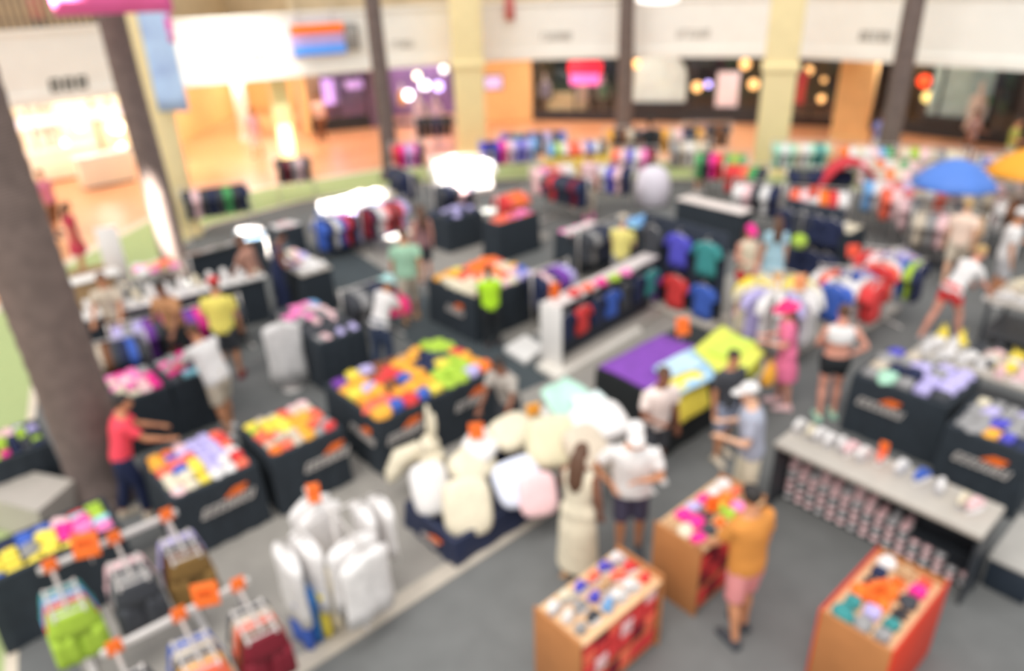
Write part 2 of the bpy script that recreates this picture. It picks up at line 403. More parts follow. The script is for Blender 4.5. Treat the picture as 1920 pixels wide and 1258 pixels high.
# gallery lamps: ceiling downlights with a disc and its light
def downlight(x, y, power, col, label, size=1.2, z=3.25):
    t = thing('ceiling_downlight', label, 'ceiling light', (x, y, z), 0, 'gallery ceiling lights')
    m = MB().loft([((0, 0, 0), .24, .24), ((0, 0, -.05), .24, .24), ((0, 0, -.06), .2, .2)], 20); part('trim_ring', m, M_STEEL, t)
    m = MB().loft([((0, 0, -.058), .19, .19), ((0, 0, -.075), .15, .15)], 20); part('diffuser', m, mat('lamp_warm', (255, 226, 180), .5, 0, 1, emit=7), t)
    d = bpy.data.lights.new('downlight_lamp', 'AREA'); d.energy = power; d.color = col; d.shape = 'DISK'; d.size = size
    o = bpy.data.objects.new('downlight_lamp', d); COL.objects.link(o); o.parent = t; o.location = (0, 0, -.12); return t
WARM = (1, .93, .83); WW = (1, .93, .84)
LP = .28
for x, y, p, c, l in [(-17.5, 19.3, 170, WW, 'round ceiling lamp in the gallery at the far left'), (-14.2, 22.9, 220, WW, 'round ceiling lamp above the bright left shop'),
    (-11.2, 25.6, 300, WARM, 'round ceiling lamp above the orange floor left of the corridor'), (-10.6, 30, 420, WARM, 'round ceiling lamp at the corridor mouth'), (-10.6, 35, 420, WARM, 'round ceiling lamp deep in the golden corridor'),
    (-6.8, 29, 260, WARM, 'round ceiling lamp beside the violet shop'), (-2.6, 30.2, 240, WARM, 'round ceiling lamp behind the near yellow column'), (1.8, 30.5, 200, WARM, 'round ceiling lamp before the lantern shop'),
    (5.5, 29.8, 180, WARM, 'round ceiling lamp before the rear glass shop'), (9.2, 28.4, 180, WARM, 'round ceiling lamp behind the right yellow column'), (13.0, 26.2, 190, WARM, 'round ceiling lamp beside the tan pillar'),
    (16.0, 22.0, 170, WARM, 'round ceiling lamp in the gallery at far right')]:
    downlight(x, y, p*LP, c, l)
def shoplight(s, t, off, p, c, lbl, z=3.1):
    a, b, d, n = s; q = a+(b-a)*t+n*off
    return downlight(q.x, q.y, p*LP, c, lbl, .7, z)
shoplight(SB, .5, 1.2, 420, WW, 'round lamp inside the bright white shop on the left')
shoplight(SC, .5, 1.2, 200, WW, 'round lamp inside the corner shop window on the left')
shoplight(SE, .5, 1.3, 170, (.85, .75, 1), 'round lamp inside the open violet shop')
shoplight(SD, .5, 1.3, 60, (.8, .7, 1), 'round lamp inside the small dark violet shop')
shoplight(SF, .5, 1.3, 35, WW, 'round lamp inside the shop with the red lantern')
shoplight(SG, .35, 1.3, 45, WW, 'round lamp inside the rear glass shop')
shoplight(SI, .6, 1.3, 40, WW, 'round lamp inside the dark shop on the right')

# columns -------------------------------------------------------------
def column(x, y, w, h, rz, m, label, cap=None):
    foot('fix', label, x, y, rz, w/2+.05, w/2+.05)
    t = thing('square_column', label, 'column', (x, y, 0), rz)
    b = MB().box(-w/2, w/2, -w/2, w/2, 0, h, .04); part('shaft', b, m, t)
    b = MB().box(-w/2-.05, w/2+.05, -w/2-.05, w/2+.05, 0, .18, .03); part('plinth', b, m, t)
    if cap: b = MB().box(-w/2-.06, w/2+.06, -w/2-.06, w/2+.06, cap, cap+.22, .03); part('collar', b, m, t)
    return t
column(-8.25, 18.32, .62, 9, rad(20), M_YCOL, 'pale yellow square column at left carrying the blue banner')
column(-1.18, 26.75, 1.05, 9, rad(2), M_YCOL, 'pale yellow square column left of the lantern shop', 2.9)
column(8.02, 22.4, .92, 9, rad(-18), M_YCOL, 'pale yellow square column standing among the stalls right of centre', 3.0)
column(12.35, 26.75, 1.15, 3.25, rad(-30), M_TANW, 'tan square pillar under the gallery on the right')
p = G(465, 262); column(p.x, p.y, .5, 3.25, rad(20), M_CREAM, 'slim white pillar at the mouth of the golden corridor')
p = G(543, 300); column(p.x, p.y, .6, 3.25, rad(20), mat('pale_green_plaster', (222, 226, 176), .7, .04, 3), 'pale green pillar right of the golden corridor')
p = G(1905, 300); column(p.x, p.y, .6, 3.25, rad(-40), M_BROWN, 'dark brown square pillar at the right edge')
def trunk(x, y, r0, r1, label):
    foot('fix', label, x, y, 0, r0*1.2, r0*1.2)
    t = thing('palm_trunk', label, 'tree', (x, y, 0))
    path = [((0, 0, 0), r0*1.25, r0*1.25), ((0, 0, .25), r0*1.08, r0*1.08)]
    for k in range(1, 70):
        z = .25+k*.12; r = (r0+(r1-r0)*z/8.6)*(1.015 if k % 2 else .985); path.append(((.02*math.sin(z), .02*math.cos(z*.7), z), r, r))
    part('trunk', MB().loft(path, 20), M_PALM, t)
    for k in range(7):
        a = k*.9; b = MB().tube([(math.cos(a)*r0*1.0, math.sin(a)*r0*1.0, .2), (math.cos(a)*r0*1.3, math.sin(a)*r0*1.3, .1), (math.cos(a)*r0*1.42, math.sin(a)*r0*1.42, 0)], [.03, .03, .02], 6)
        part('root', b, M_PALM, t)
trunk(-5.26, 7.62, .37, .33, 'thick grey-brown palm trunk at the left edge, nearest of all')
trunk(-7.33, 15.27, .28, .23, 'grey-brown palm trunk in front of the left yellow column')
trunk(-3.66, 23.33, .27, .21, 'grey-brown palm trunk at rear between orange sign and violet shop')
trunk(4.22, 26.76, .31, .21, 'grey-brown palm trunk at rear right of the red lantern')
trunk(11.02, 21.32, .30, .24, 'grey-brown palm trunk on the right beside the blue umbrella')

# railing of the upper storey at the left, with its balusters
def railing(a, b, label):
    a, b = Vector((*a, 0)), Vector((*b, 0)); L = (b-a).length; d = (b-a).normalized()
    t = thing('balustrade', label, 'railing', (a.x, a.y, FZ1+.09), math.atan2(d.y, d.x))
    k = int(L/.17); me = None
    for i in range(k):
        mm = C('baluster', lambda: MB().loft([((0, 0, 0), .035, .035), ((0, 0, .2), .028, .028), ((0, 0, .5), .045, .045), ((0, 0, .95), .03, .03)], 8))
        link('baluster', mm, mat('tan_rail', (206, 178, 140), .6, .05, 5), t, ((i+.5)*L/k, .17, 0))
    part('handrail', MB().box(0, L, .1, .24, .95, 1.03, .02), mat('tan_rail'), t)
railing(FAS[1], FAS[2], 'tan balustrade on the left parapet at the left edge')
railing(FAS[2], FAS[3], 'tan balustrade above the left parapet panel with dark lettering')
struct('wall_upper_haze_left', MB().prism([(-16.6, 22), (-11.5, 26.6), (-11.6, 26.8), (-16.8, 22.2)], 3.55, 6.5), mat('upper_wall_brown', (128, 106, 86), .7, .2, 1.2))  # darker brown wall piece behind the balusters, filling the gaps between them

# parapet lettering (unreadable dark glyph marks) ------------------------------
def glyphs(w, h, n, seed, slant=.12):
    r = random.Random(seed); m = MB(); cw = w/n
    for i in range(n):
        x0 = -w/2+i*cw; g = cw*.78; st = cw*.2
        def bar(xa, za, xb, zb, t):
            dx, dz = xb-xa, zb-za; l = math.hypot(dx, dz) or 1; px, pz = -dz/l*t/2, dx/l*t/2
            q = [(xa+px, za+pz), (xa-px, za-pz), (xb-px, zb-pz), (xb+px, zb+pz)]
            m.add([(a+slant*c, -.012, c) for a, c in q]+[(a+slant*c, 0, c) for a, c in q], [(0,1,2,3),(7,6,5,4),(0,4,5,1),(1,5,6,2),(2,6,7,3),(3,7,4,0)])
        k = r.randrange(4)
        bar(x0+st/2, 0, x0+st/2, h, st)
        if k != 1: bar(x0, h-st/2, x0+g, h-st/2, st)
        if k != 2: bar(x0, st/2, x0+g, st/2, st)
        if k in (0, 3): bar(x0, h*.5, x0+g*.8, h*.5, st*.8)
        if k in (0, 1): bar(x0+g-st/2, 0, x0+g-st/2, h, st)
    return m
def face_rot(d): return math.atan2(d.y, d.x)
def parapet_letters(px, py, i, w, h, n, m, label):
    a, b = Vector((*FAS[i], 0)), Vector((*FAS[i+1], 0)); d = (b-a).normalized()
    p = onplane(px, py, FAS[i], FAS[i+1], -.002)
    o = link('wall_lettering', glyphs(w, h, n, i).mesh('lettering'), m, None, (p.x, p.y, p.z-h/2), face_rot(d)); tag(o, label, 'sign lettering')
M_LET = mat('dark_lettering', (56, 54, 50), .6, .05, 4); M_LETL = mat('grey_lettering', (168, 160, 150), .6, .05, 4)
parapet_letters(130, 157, 2, 1.05, .34, 3, M_LET, 'dark lettering on the cream parapet at far left')
parapet_letters(478, 108, 4, .95, .22, 5, M_LETL, 'faint grey lettering on the parapet left of the orange sign')
parapet_letters(755, 83, 5, .8, .22, 5, M_LETL, 'faint grey lettering on the parapet left of the near yellow column')
parapet_letters(1043, 68, 7, 1.1, .25, 6, M_LETL, 'grey lettering on the parapet above the red lantern')
parapet_letters(1300, 63, 8, 1.1, .25, 6, M_LETL, 'grey lettering on the parapet above the rear glass shop')
parapet_letters(1642, 68, 10, 1.0, .28, 5, mat('midgrey_lettering', (130, 122, 114), .6, .05, 4), 'grey lettering on the parapet left of the right palm')

# hanging sign on the parapet: orange, violet and blue bands with a grey panel
i = 4; a, b = FAS[4], FAS[5]; d = (Vector((*b, 0))-Vector((*a, 0))).normalized(); p = onplane(610, 72, a, b, -.12)
t = thing('shop_sign', 'orange and blue banded shop sign hung on the cream parapet', 'sign', p, face_rot(d))
part('board', MB().box(-1.1, .62, -.04, .06, -.5, .45, .02), mat('sign_violet', (206, 180, 236), .5, .04, 2), t)
part('orange_band', MB().box(-1.1, .62, -.06, -.04, .16, .45, .008), mat('sign_orange', (255, 120, 20), .5, .04, 2, emit=.25), t)
part('blue_band', MB().box(-1.06, .62, -.06, -.04, -.47, -.18, .008), mat('sign_blue', (90, 160, 250), .5, .06, 2, emit=.2), t)
part('grey_panel', MB().box(.66, 1.12, -.04, .06, -.42, .42, .02), mat('sign_grey', (150, 146, 142), .5, .08, 4), t)
m = glyphs(.3, .2, 2, 5).xf(Matrix.Translation((.88, -.045, .02))); part('panel_lettering', m, 'white', t)
b0 = MB()
for x in (-.8, .3): b0.box(x-.02, x+.02, .0, .04, .45, .95)
part('bracket', b0, M_STEEL, t)

# banners --------------------------------------------------------------
p = atY(215, 26, 13.6)
t = thing('hanging_banner', 'bright pink banner hanging across the top left', 'banner', p, rad(8))
vs = []; fs = []; nx = 14
m = MB()
def wavysheet(x0, x1, z0, z1, th=.02, amp=.03, nx=14, nz=4):
    vs = []; fs = []
    for s in (0, 1):
        for j in range(nz+1):
            for i in range(nx+1):
                x = x0+(x1-x0)*i/nx; z = z0+(z1-z0)*j/nz; vs.append((x, amp*math.sin(x*5+z*2)+s*th, z))
    N = (nx+1)*(nz+1)
    for j in range(nz):
        for i in range(nx):
            a = j*(nx+1)+i; fs.append((a, a+1, a+nx+2, a+nx+1)); fs.append((N+a, N+a+nx+1, N+a+nx+2, N+a+1))
    for i in range(nx):
        fs.append((i, N+i, N+i+1, i+1)); a = nz*(nx+1)+i; fs.append((a, a+1, N+a+1, N+a))
    for j in range(nz):
        a = j*(nx+1); fs.append((a, a+nx+1, N+a+nx+1, N+a)); a += nx; fs.append((a, N+a, N+a+nx+1, a+nx+1))
    return MB().add(vs, fs, True)
part('cloth', wavysheet(-.95, .95, 0, 1.6), mat('banner_pink', (252, 110, 176), .7, .12, 1.5), t)
part('top_rod', MB().tube([(-1.02, .01, 1.62), (1.02, .01, 1.62)], .03), M_STEEL, t)
m = MB()
for x in (-.8, .8): m.tube([(x, .01, 1.62), (x, .01, 4)], .012, 6)
part('cord', m, M_STEEL, t)
q = atY(352, 208, 17.9)
t = thing('hanging_banner', 'long light blue banner with pink edge beside the left yellow column', 'banner', (q.x-.32, 17.9, q.z), rad(-10))
part('cloth', wavysheet(-.38, .38, 0, 3.4, amp=.02, nz=10), mat('banner_blue', (178, 206, 252), .7, .22, 1.6), t)
part('pink_edge', wavysheet(.28, .42, 1.5, 3.4, .03, .02, 4, 8), mat('banner_magenta', (238, 90, 190), .7, .15, 2), t)
part('top_rod', MB().tube([(-.9, .01, 3.42), (.45, .01, 3.42)], .03), M_STEEL, t)
p = atY(956, 38, 27.9)
t = thing('hanging_banner', 'narrow dull red pennant hanging before the rear parapet', 'banner', p, 0)
part('cloth', wavysheet(-.16, .16, 0, 1.9), mat('pennant_red', (214, 120, 118), .7, .1, 2), t); part('top_rod', MB().tube([(-.2, .01, 1.9), (.2, .01, 1.9)], .02), M_STEEL, t)
p = atY(1232, 6, 24.0)
t = thing('ceiling_fixture', 'white rounded lamp hanging at the top right of centre', 'lamp', p, 0)
part('shade', MB().loft([((0, 0, 0), .35, .35), ((0, 0, .06), .62, .62), ((0, 0, .2), .6, .6), ((0, 0, .3), .15, .15)], 20), mat('lamp_white', (255, 252, 248), .5, 0, 2, emit=1.2), t)
part('cord', MB().tube([(0, 0, .3), (0, 0, 3)], .015), M_STEEL, t)

# ================================================================== GOODS (prototypes in a 1 x 1 footprint unless noted)
def folded_shirt():
    m = MB()
    for k, (z, w) in enumerate(((0, .48), (.07, .47), (.14, .455))):
        secs = []
        for zz, ins in ((z, .04), (z+.01, .0), (z+.055, .0), (z+.068, .05)):
            pts = []
            for i in range(24):
                a = 2*math.pi*i/24; c, s = math.cos(a), math.sin(a)
                x = math.copysign(abs(c)**.38, c)*(w-ins); y = math.copysign(abs(s)**.38, s)*(w-ins)
                pts.append((x+.012*math.sin(3*a+k), y+.012*math.cos(4*a+k*2), zz+.012*math.sin(2*a+k)))
            secs.append(pts)
        m.sections(secs)
    m.loft([((math.cos(a)*.15, .24+math.sin(a)*.09, .215), .035, .02) for a in [2*math.pi*i/12 for i in range(13)]], 6, False, (0, 0, 1))
    return m
def crumpled(seed):
    r = random.Random(seed); ph = [r.uniform(0, 6.3) for _ in range(8)]
    def f():
        m = MB(); secs = []
        for t in (0, .12, .3, .5, .68, .82, .92, .98):
            pts = []
            for i in range(22):
                a = 2*math.pi*i/22
                rr = .5*(1-.10*(1+math.sin(3*a+ph[0])*.6+math.sin(5*a+ph[1])*.5))*(1-t**2.6)**.5*(1.0 if t else .93)
                z = .30*t*(1+.16*math.sin(2*a+ph[2]+t*4)*(1-t)+.22*math.sin(5*a+ph[3]-t*3)*(1-t))+.05*t*math.sin(3*math.cos(a)+ph[6])*rr*3
                pts.append((rr*math.cos(a)+.03*math.sin(ph[4]+t*5), rr*math.sin(a)+.03*math.sin(ph[5]+t*4), max(0, z)))
            secs.append(pts)
        return m.sections(secs)
    return f
def cap_item():
    m = MB(); secs = []
    for j in range(8):
        t = j/7*math.pi/2; secs.append([(.36*math.cos(t)**.8*math.cos(a), -.1+.36*math.cos(t)**.8*math.sin(a), .04+.34*math.sin(t)) for a in [2*math.pi*i/18 for i in range(18)]])
    m.sections(secs)
    top = []; bot = []
    for i in range(13):
        a = math.pi*i/12; top.append((.33*math.cos(a), .1+.38*math.sin(a), .06-.05*math.sin(a)*abs(math.cos(a)))); bot.append((.33*math.cos(a), .1+.38*math.sin(a), .03))
    m.prism([(q[0], q[1]) for q in top], .02, .05); m.ell((0, -.1, .38), .03, .03, .02, 8, 5); return m
def shoe_item():
    """sneaker 1 long on x, .38 wide; slot 0 upper, slot 1 sole"""
    m = MB(); m.cur = 1
    secs = []
    for z, g in ((0, .96), (.02, 1), (.085, 1), (.1, .97)):
        pts = []
        for i in range(24):
            a = 2*math.pi*i/24; c, s = math.cos(a), math.sin(a); x = .5*math.copysign(abs(c)**.8, c); w = .165+.03*c-.02*math.cos(2*a); pts.append((x*g, w*s*g, z+(.03*max(0, c)**3)))
        secs.append(pts)
    m.sections(secs); m.cur = 0
    m.loft([((.46, 0, .10), .03, .09), ((.40, 0, .15), .05, .14), ((.25, 0, .19), .09, .155), ((.08, 0, .25), .14, .145), ((-.08, 0, .31), .2, .13), ((-.25, 0, .33), .22, .125), ((-.42, 0, .30), .2, .12), ((-.475, 0, .22), .12, .08)], 14, True, (0, 0, 1))
    m.loft([((-.1+.16*math.cos(a), .085*math.sin(a), .5-.05*math.cos(a)), .03, .03) for a in [2*math.pi*i/12 for i in range(13)]], 6, False, (0, 0, 1))
    for k in range(4): m.tube([(.3-.09*k, -.09, .26+.05*k), (.3-.09*k, 0, .30+.055*k), (.3-.09*k, .09, .26+.05*k)], .014, 5)
    return m
def flipflops():
    m = MB()
    for s in (-.24, .24):
        secs = [[((.19+.03*math.sin(a))*math.cos(a)+s, .47*math.sin(a), z) for a in [2*math.pi*i/18 for i in range(18)]] for z in (0, .06, .09)]
        m.sections(secs)
        m.tube([(s-.15, -.05, .08), (s-.06, .12, .17), (s, .26, .08)], .025, 6); m.tube([(s+.15, -.05, .08), (s+.06, .12, .17), (s, .26, .08)], .025, 6)
    return m
def carton():
    m = MB(); m.box(-.48, .48, -.46, .46, 0, .62, .02); m.box(-.5, .5, -.49, .49, .42, .66, .02); m.box(-.06, .06, -.495, -.488, .1, .3); return m
def bag_item():
    m = MB(); m.loft([((0, 0, 0), .44, .3), ((0, 0, .05), .48, .34), ((0, 0, .35), .47, .3), ((0, 0, .62), .40, .16), ((0, 0, .7), .36, .05)], 18, n=3)
    for y in (-.1, .1): m.tube([(-.2, y, .66), (-.17, y*1.3, .86), (0, y*1.4, .95), (.17, y*1.3, .86), (.2, y, .66)], .025, 6)
    return m
def cushion():
    m = MB(); secs = []
    for j in range(9):
        t = -1+2*j/8; z = .2+.2*math.sin(t*math.pi/2); g = .5*(1-abs(t)**3*.55); pts = []
        for i in range(28):
            a = 2*math.pi*i/28; c, s = math.cos(a), math.sin(a); q = .55+.2*abs(t)
            pts.append((math.copysign(abs(c)**q, c)*g, math.copysign(abs(s)**q, s)*g, z))
        secs.append(pts)
    return m.sections(secs)
KIND = {'folded shirt': ('folded_shirt', folded_shirt), 'cap': ('cap_item', cap_item), 'carton': ('carton', carton), 'flip-flops': ('flipflops', flipflops), 'bag': ('bag', bag_item), 'cushion': ('cushion', cushion)}
for k in range(4): KIND['crumpled%d' % k] = ('crumpled%d' % k, crumpled(k))
def goods(kind, colour, loc, rz, sx, sy, sz, label, group=None):
    if kind == 'sneaker':
        o = link('sneaker', C('shoe', shoe_item), [colour, 'white' if colour not in ('white', 'cream') else 'silver'], None, loc, rz, (sx, sy, sz)); return tag(o, label, 'shoe', group)
    if kind == 'garment': kind = 'crumpled%d' % random.randrange(4)
    nm, fn = KIND[kind]; cat = 'shirt' if 'crump' in kind or 'shirt' in kind else kind
    o = link({'crumpled': 'garment'}.get(nm[:8], nm).replace('cap_item', 'cap').replace('flipflops', 'flip_flops'), C(nm, fn), colour, None, loc, rz, (sx, sy, sz)); return tag(o, label, cat, group)
class Top:
    """a rectangular top in the stall grid: origin corner (u min, v min), lengths, height"""
    def __init__(s, L, R, z, ang=GA):
        a = G(L[0], L[1], z); c = G(R[0], R[1], z); s.u = Vector((math.cos(ang), math.sin(ang), 0)); s.v = Vector((-math.sin(ang), math.cos(ang), 0)); s.ang = ang
        s.Lu = abs((c-a).dot(s.u)); s.Lv = abs((c-a).dot(s.v)); s.o = Vector(((a+c)/2)) - s.u*s.Lu/2 - s.v*s.Lv/2; s.z = z
    @classmethod
    def sized(cls, L, Lu, Lv, z, ang=GA):
        t = cls(L, L, z, ang); a = G(L[0], L[1], z); t.Lu, t.Lv = Lu, Lv; t.o = a-t.v*Lv; return t
    @classmethod
    def uv(cls, u0, u1, v0, v1, z):
        t = cls((0, 900), (100, 900), z); t.Lu, t.Lv = u1-u0, v1-v0; p = UU*u0+VV*v0; t.o = Vector((p.x, p.y, z)); return t
    def sub(s, u0, u1, v0, v1):
        t = object.__new__(Top); t.u, t.v, t.ang, t.z = s.u, s.v, s.ang, s.z; t.Lu, t.Lv = u1-u0, v1-v0; t.o = s.o+s.u*u0+s.v*v0; return t
    def at(s, a, b, z=0): return Vector((s.o.x, s.o.y, s.z+z))+s.u*a+s.v*b
    def mid(s): p = s.at(s.Lu/2, s.Lv/2); return (p.x, p.y, 0)
def pile(T, hs, cols, rows, kinds, where, group, z=0, zs=.55, mu=.05, jit=.12, fill=1.0, flat=1.0):
    dome = .07 if z < 0 else 0
    cu, cv = (T.Lu-2*mu)/cols, (T.Lv-2*mu)/rows
    for j in range(rows):
        for i in range(cols):
            k = random.choice(kinds)
            da, db = (2*(i+.5)/cols-1), (2*(j+.5)/rows-1)
            p = T.at(mu+cu*(i+.5), mu+cv*(j+.5), z+dome*(1-max(da*da, db*db))); c = near(hs, p)
            kk = {'garment': 'crumpled shirt', 'sneaker': 'sneaker'}.get(k, k); f = fill*random.uniform(.9, 1.0)
            h = min(cu, cv)*zs*random.uniform(.8, 1.3)*flat; sx, sy, sz = cu*f, cv*f, h/.3; rz = T.ang+random.uniform(-jit, jit)
            if k == 'sneaker':
                sz = .24; sx, sy = min(.3, max(cu, cv)*1.0), min(.30, min(cu, cv)*2.4)
                if cv > cu: rz += math.pi/2
            elif k == 'garment': sx, sy = sx*random.uniform(1.3, 1.6), sy*random.uniform(1.3, 1.6); sz *= .75; rz += random.uniform(-.7, .7); p.z += random.uniform(0, .02)
            elif k == 'bag': sz = .26
            elif k == 'flip-flops': sx = sy = min(sx, sy)
            goods(k, c, p, rz, sx, sy, sz, f'{c} {kk}, {ordn(i, cols)}, {rown(j, rows)}, {where}', group)
def cover_mesh(Lu, Lv, h, flare=.03, rec=.06, rim=.05):
    m = MB(); n = 14; secs = []
    def ringp(du, dv, z, wav=0):
        pts = []; X, Y = Lu/2+du, Lv/2+dv
        per = [(-X, -Y, X, -Y), (X, -Y, X, Y), (X, Y, -X, Y), (-X, Y, -X, -Y)]
        for e, (x0, y0, x1, y1) in enumerate(per):
            nx, ny = ((0, -1), (1, 0), (0, 1), (-1, 0))[e]
            for i in range(n):
                t = i/n; w = wav*math.sin(t*math.pi*2*4) * (0 if t in (0, 1) else 1); pts.append((x0+(x1-x0)*t+nx*w, y0+(y1-y0)*t+ny*w, z))
        return pts
    secs = [ringp(flare, flare, .02, .012), ringp(flare*.6, flare*.6, h*.4, .009), ringp(.004, .004, h-.1, .004), ringp(0, 0, h-.015), ringp(-.012, -.012, h), ringp(-rim, -rim, h), ringp(-rim-.01, -rim-.01, h-rec)]
    return m.sections(secs, False)
def lettering(t, T, side, pos, z, w, h, seed, orange=True, flat=True):
    """white glyph marks with an orange wedge on a side of a bin; side 'v' = front, 'u' = left end"""
    m = glyphs(w, h, 7, seed, .35)
    if side == 'v': M = Matrix.Translation((pos-T.Lu/2, -T.Lv/2-.028, z))
    else: M = Matrix.Translation((-T.Lu/2-.028, T.Lv/2-pos, z)) @ Matrix.Rotation(-math.pi/2, 4, 'Z')
    part('lettering', m.xf(M), mat('lettering_white', (224, 216, 210), .6, .03, 5), t)
    if orange:
        q = MB().add([(-.02, -.014, h*1.15), (.2, -.014, h*1.15), (.26, -.014, h*1.9), (.1, -.014, h*1.9), (-.02, 0, h*1.15), (.2, 0, h*1.15), (.26, 0, h*1.9), (.1, 0, h*1.9)], [(0,1,2,3),(7,6,5,4),(0,4,5,1),(1,5,6,2),(2,6,7,3),(3,7,4,0)])
        part('emblem', q.xf(M), M_SIGN, t)
def sale_bin(T, label, letters=(), m=None, rec=.06, cat='sale bin'):
    foot('bin', label, T.mid()[0], T.mid()[1], T.ang, T.Lu/2+.03, T.Lv/2+.03)
    t = thing('sale_bin', label, cat, T.mid(), T.ang)
    part('cloth_cover', cover_mesh(T.Lu, T.Lv, T.z, rec=rec), m or M_CLOTH, t)
    for x, y in ((-1, -1), (1, -1), (1, 1), (-1, 1)):
        part('foot', MB().box(x*(T.Lu/2-.08)-.03, x*(T.Lu/2-.08)+.03, y*(T.Lv/2-.08)-.03, y*(T.Lv/2-.08)+.03, 0.0, .05, .01), M_DARKM, t)
    for i, l in enumerate(letters): lettering(t, T, *l, seed=11+i)
    return t

# ---------------------------------------------------------------- foreground bins
TA = Top((262, 862), (482, 868), .86)
sale_bin(TA, 'dark cloth sale bin heaped with bright garments beside the person in red', [('v', .55, .47, .62, .12)])
HA = hints('300,850,blush 330,810,coral 365,790,coral 390,800,blush 415,790,white 345,830,lavender 375,830,coral 430,800,red 440,830,red 300,830,beige 300,855,orange 315,880,coral 330,870,blue 355,875,yellow 390,885,yellow 420,865,white 440,860,white 455,870,red 300,900,coral 345,915,blush 380,910,coral 320,930,sky 330,900,cream 365,860,lavender 400,850,lavender 410,830,coral 470,865,coral 290,870,gold')
pile(TA, HA, 6, 6, ['garment', 'garment', 'folded shirt'], 'bin beside person in red', 'garments in the bin beside the person in red', -.06, .7)
TA2 = Top((445, 800), (642, 800), .86)
sale_bin(TA2, 'dark cloth sale bin with red and gold garments behind the white shirt rack', [('v', .66, .47, .6, .12)])
HA2 = hints('480,770,gold 500,790,yellow 470,810,lime 530,800,coral 490,750,cream 530,740,red 560,735,indigo 590,740,red 580,770,cream 600,800,grey 620,790,coral 540,820,beige 500,840,coral 495,855,orange 560,790,gold 630,800,red 550,760,blush 600,765,coral 570,720,coral 520,770,beige')
pile(TA2, HA2, 6, 6, ['garment', 'garment', 'folded shirt'], 'bin behind white shirt rack', 'garments in the bin behind the white shirt rack', -.06, .7)
TB = Top((608, 720), (935, 690), .86)
sale_bin(TB, 'long dark cloth sale bin of yellow and orange garments in the middle', [('v', .35, .50, .55, .12), ('v', 1.45, .50, .55, .12), ('u', .95, .45, .6, .12)])
HB = hints('650,690,gold 665,700,yellow 620,710,yellow 690,700,lavender 700,690,coral 680,715,lime 720,660,coral 760,650,gold 790,640,blush 830,630,cream 850,640,indigo 820,660,lime 800,680,navy 835,680,red 860,680,lime 890,670,gold 910,680,orange 880,700,lavender 740,700,gold 790,700,gold 820,700,yellow 850,710,lime 735,720,red 770,730,blue 690,740,gold 720,760,coral 750,750,gold 780,740,blue 670,735,purple 710,720,brown 640,730,gold 740,640,tan')
pile(TB, HB, 9, 6, ['garment', 'garment', 'folded shirt'], 'the long yellow bin', 'garments in the long yellow bin', -.06, .7)
TG = Top((-60, 1035), (228, 985), .86)
sale_bin(TG, 'dark cloth sale bin of yellow, cyan and magenta garments at lower left edge', [])
HG = hints('20,1030,yellow 80,1030,yellow 100,1015,yellow 60,1000,blue 60,960,grey 100,985,blush 130,990,magenta 120,960,red 105,945,cream 160,950,cyan 190,970,lime 165,925,red 10,1000,navy 40,1040,grey 75,970,cyan 40,960,charcoal 20,975,black 150,970,pink 180,945,cyan 140,940,lime')
pile(TG, HG, 7, 6, ['garment', 'garment', 'folded shirt'], 'the lower left bin', 'garments in the lower left bin', -.06, .6)
TFF = Top((185, 712), (410, 690), .86)
TF = TFF.sub(0, TFF.Lu*.5-.02, 0, TFF.Lv); TF2 = TFF.sub(TFF.Lu*.5+.02, TFF.Lu, 0, TFF.Lv)
sale_bin(TF, 'dark cloth bin of pink garments just right of the thick palm')
sale_bin(TF2, 'dark cloth bin of magenta garments in front of the person in plain white tee')
HF = hints('200,700,pink 215,690,pink 235,700,magenta 280,680,magenta 295,660,magenta 330,650,purple 250,735,blush 280,740,pink 305,720,magenta 340,705,magenta 310,685,grey 330,660,magenta 360,700,cyan 230,740,cream 375,680,navy 390,670,blue 260,690,grey 250,715,pink 350,690,charcoal')
pile(TF, HF, 4, 5, ['garment', 'folded shirt'], 'the pink bin', 'garments in the pink bin', -.06, .7)
pile(TF2, HF, 4, 5, ['garment', 'folded shirt'], 'the magenta bin', 'garments in the magenta bin', -.06, .7)

# stuffed bin of cream cushions and bags -----------------------------------------
TC = Top.uv(3.5, 5.1, 5.1, 6.05, .36)
sale_bin(TC, 'low navy bin stuffed with cream cushions at centre', [('u', .5, .10, .3, .08)], M_NAVY, .16)
def soft(px, py, z, sx, sy, sz, rx, ry, rz, c, label, kind='cushion', grp='cushions in the low navy bin'):
    o = goods(kind, c, G(px, py, z), rz, sx, sy, sz, label, grp); o.rotation_euler = (rx, ry, rz); return o
mdl = lambda: None
soft(805, 916, .48, .46, .62, .5, rad(55), 0, GA-.35, 'white', 'white oblong cushion leaning at the left end of the navy bin')
soft(875, 948, .46, .56, .66, .5, rad(58), 0, GA-.55, 'cream', 'big cream cushion leaning at the near corner of the navy bin')
soft(880, 880, .62, .60, .48, .5, rad(35), 0, GA+.2, 'cream', 'cream cushion lying behind the two leaning ones in the navy bin')
soft(968, 905, .60, .60, .55, .45, rad(48), 0, GA-.2, mat('ice_white', (226, 230, 246), .8, .05, 6), 'ice white cushion leaning at the middle of the navy bin')
soft(1005, 925, .55, .45, .5, .4, rad(60), 0, GA-.5, 'blush', 'pale pink cushion leaning right of the ice white one')
soft(1035, 835, .80, .66, .62, .7, rad(40), 0, GA-.6, mat('oat', (218, 208, 176), .85, .06, 6), 'large oat coloured rounded cushion at the back of the navy bin')
soft(1095, 850, .85, .5, .6, .55, rad(30), 0, GA-.2, 'beige', 'beige cushion standing behind the oat coloured one')
soft(960, 820, .72, .6, .5, .5, rad(20), 0, GA, 'cream', 'cream cushion lying at the rear of the navy bin below the orange card')
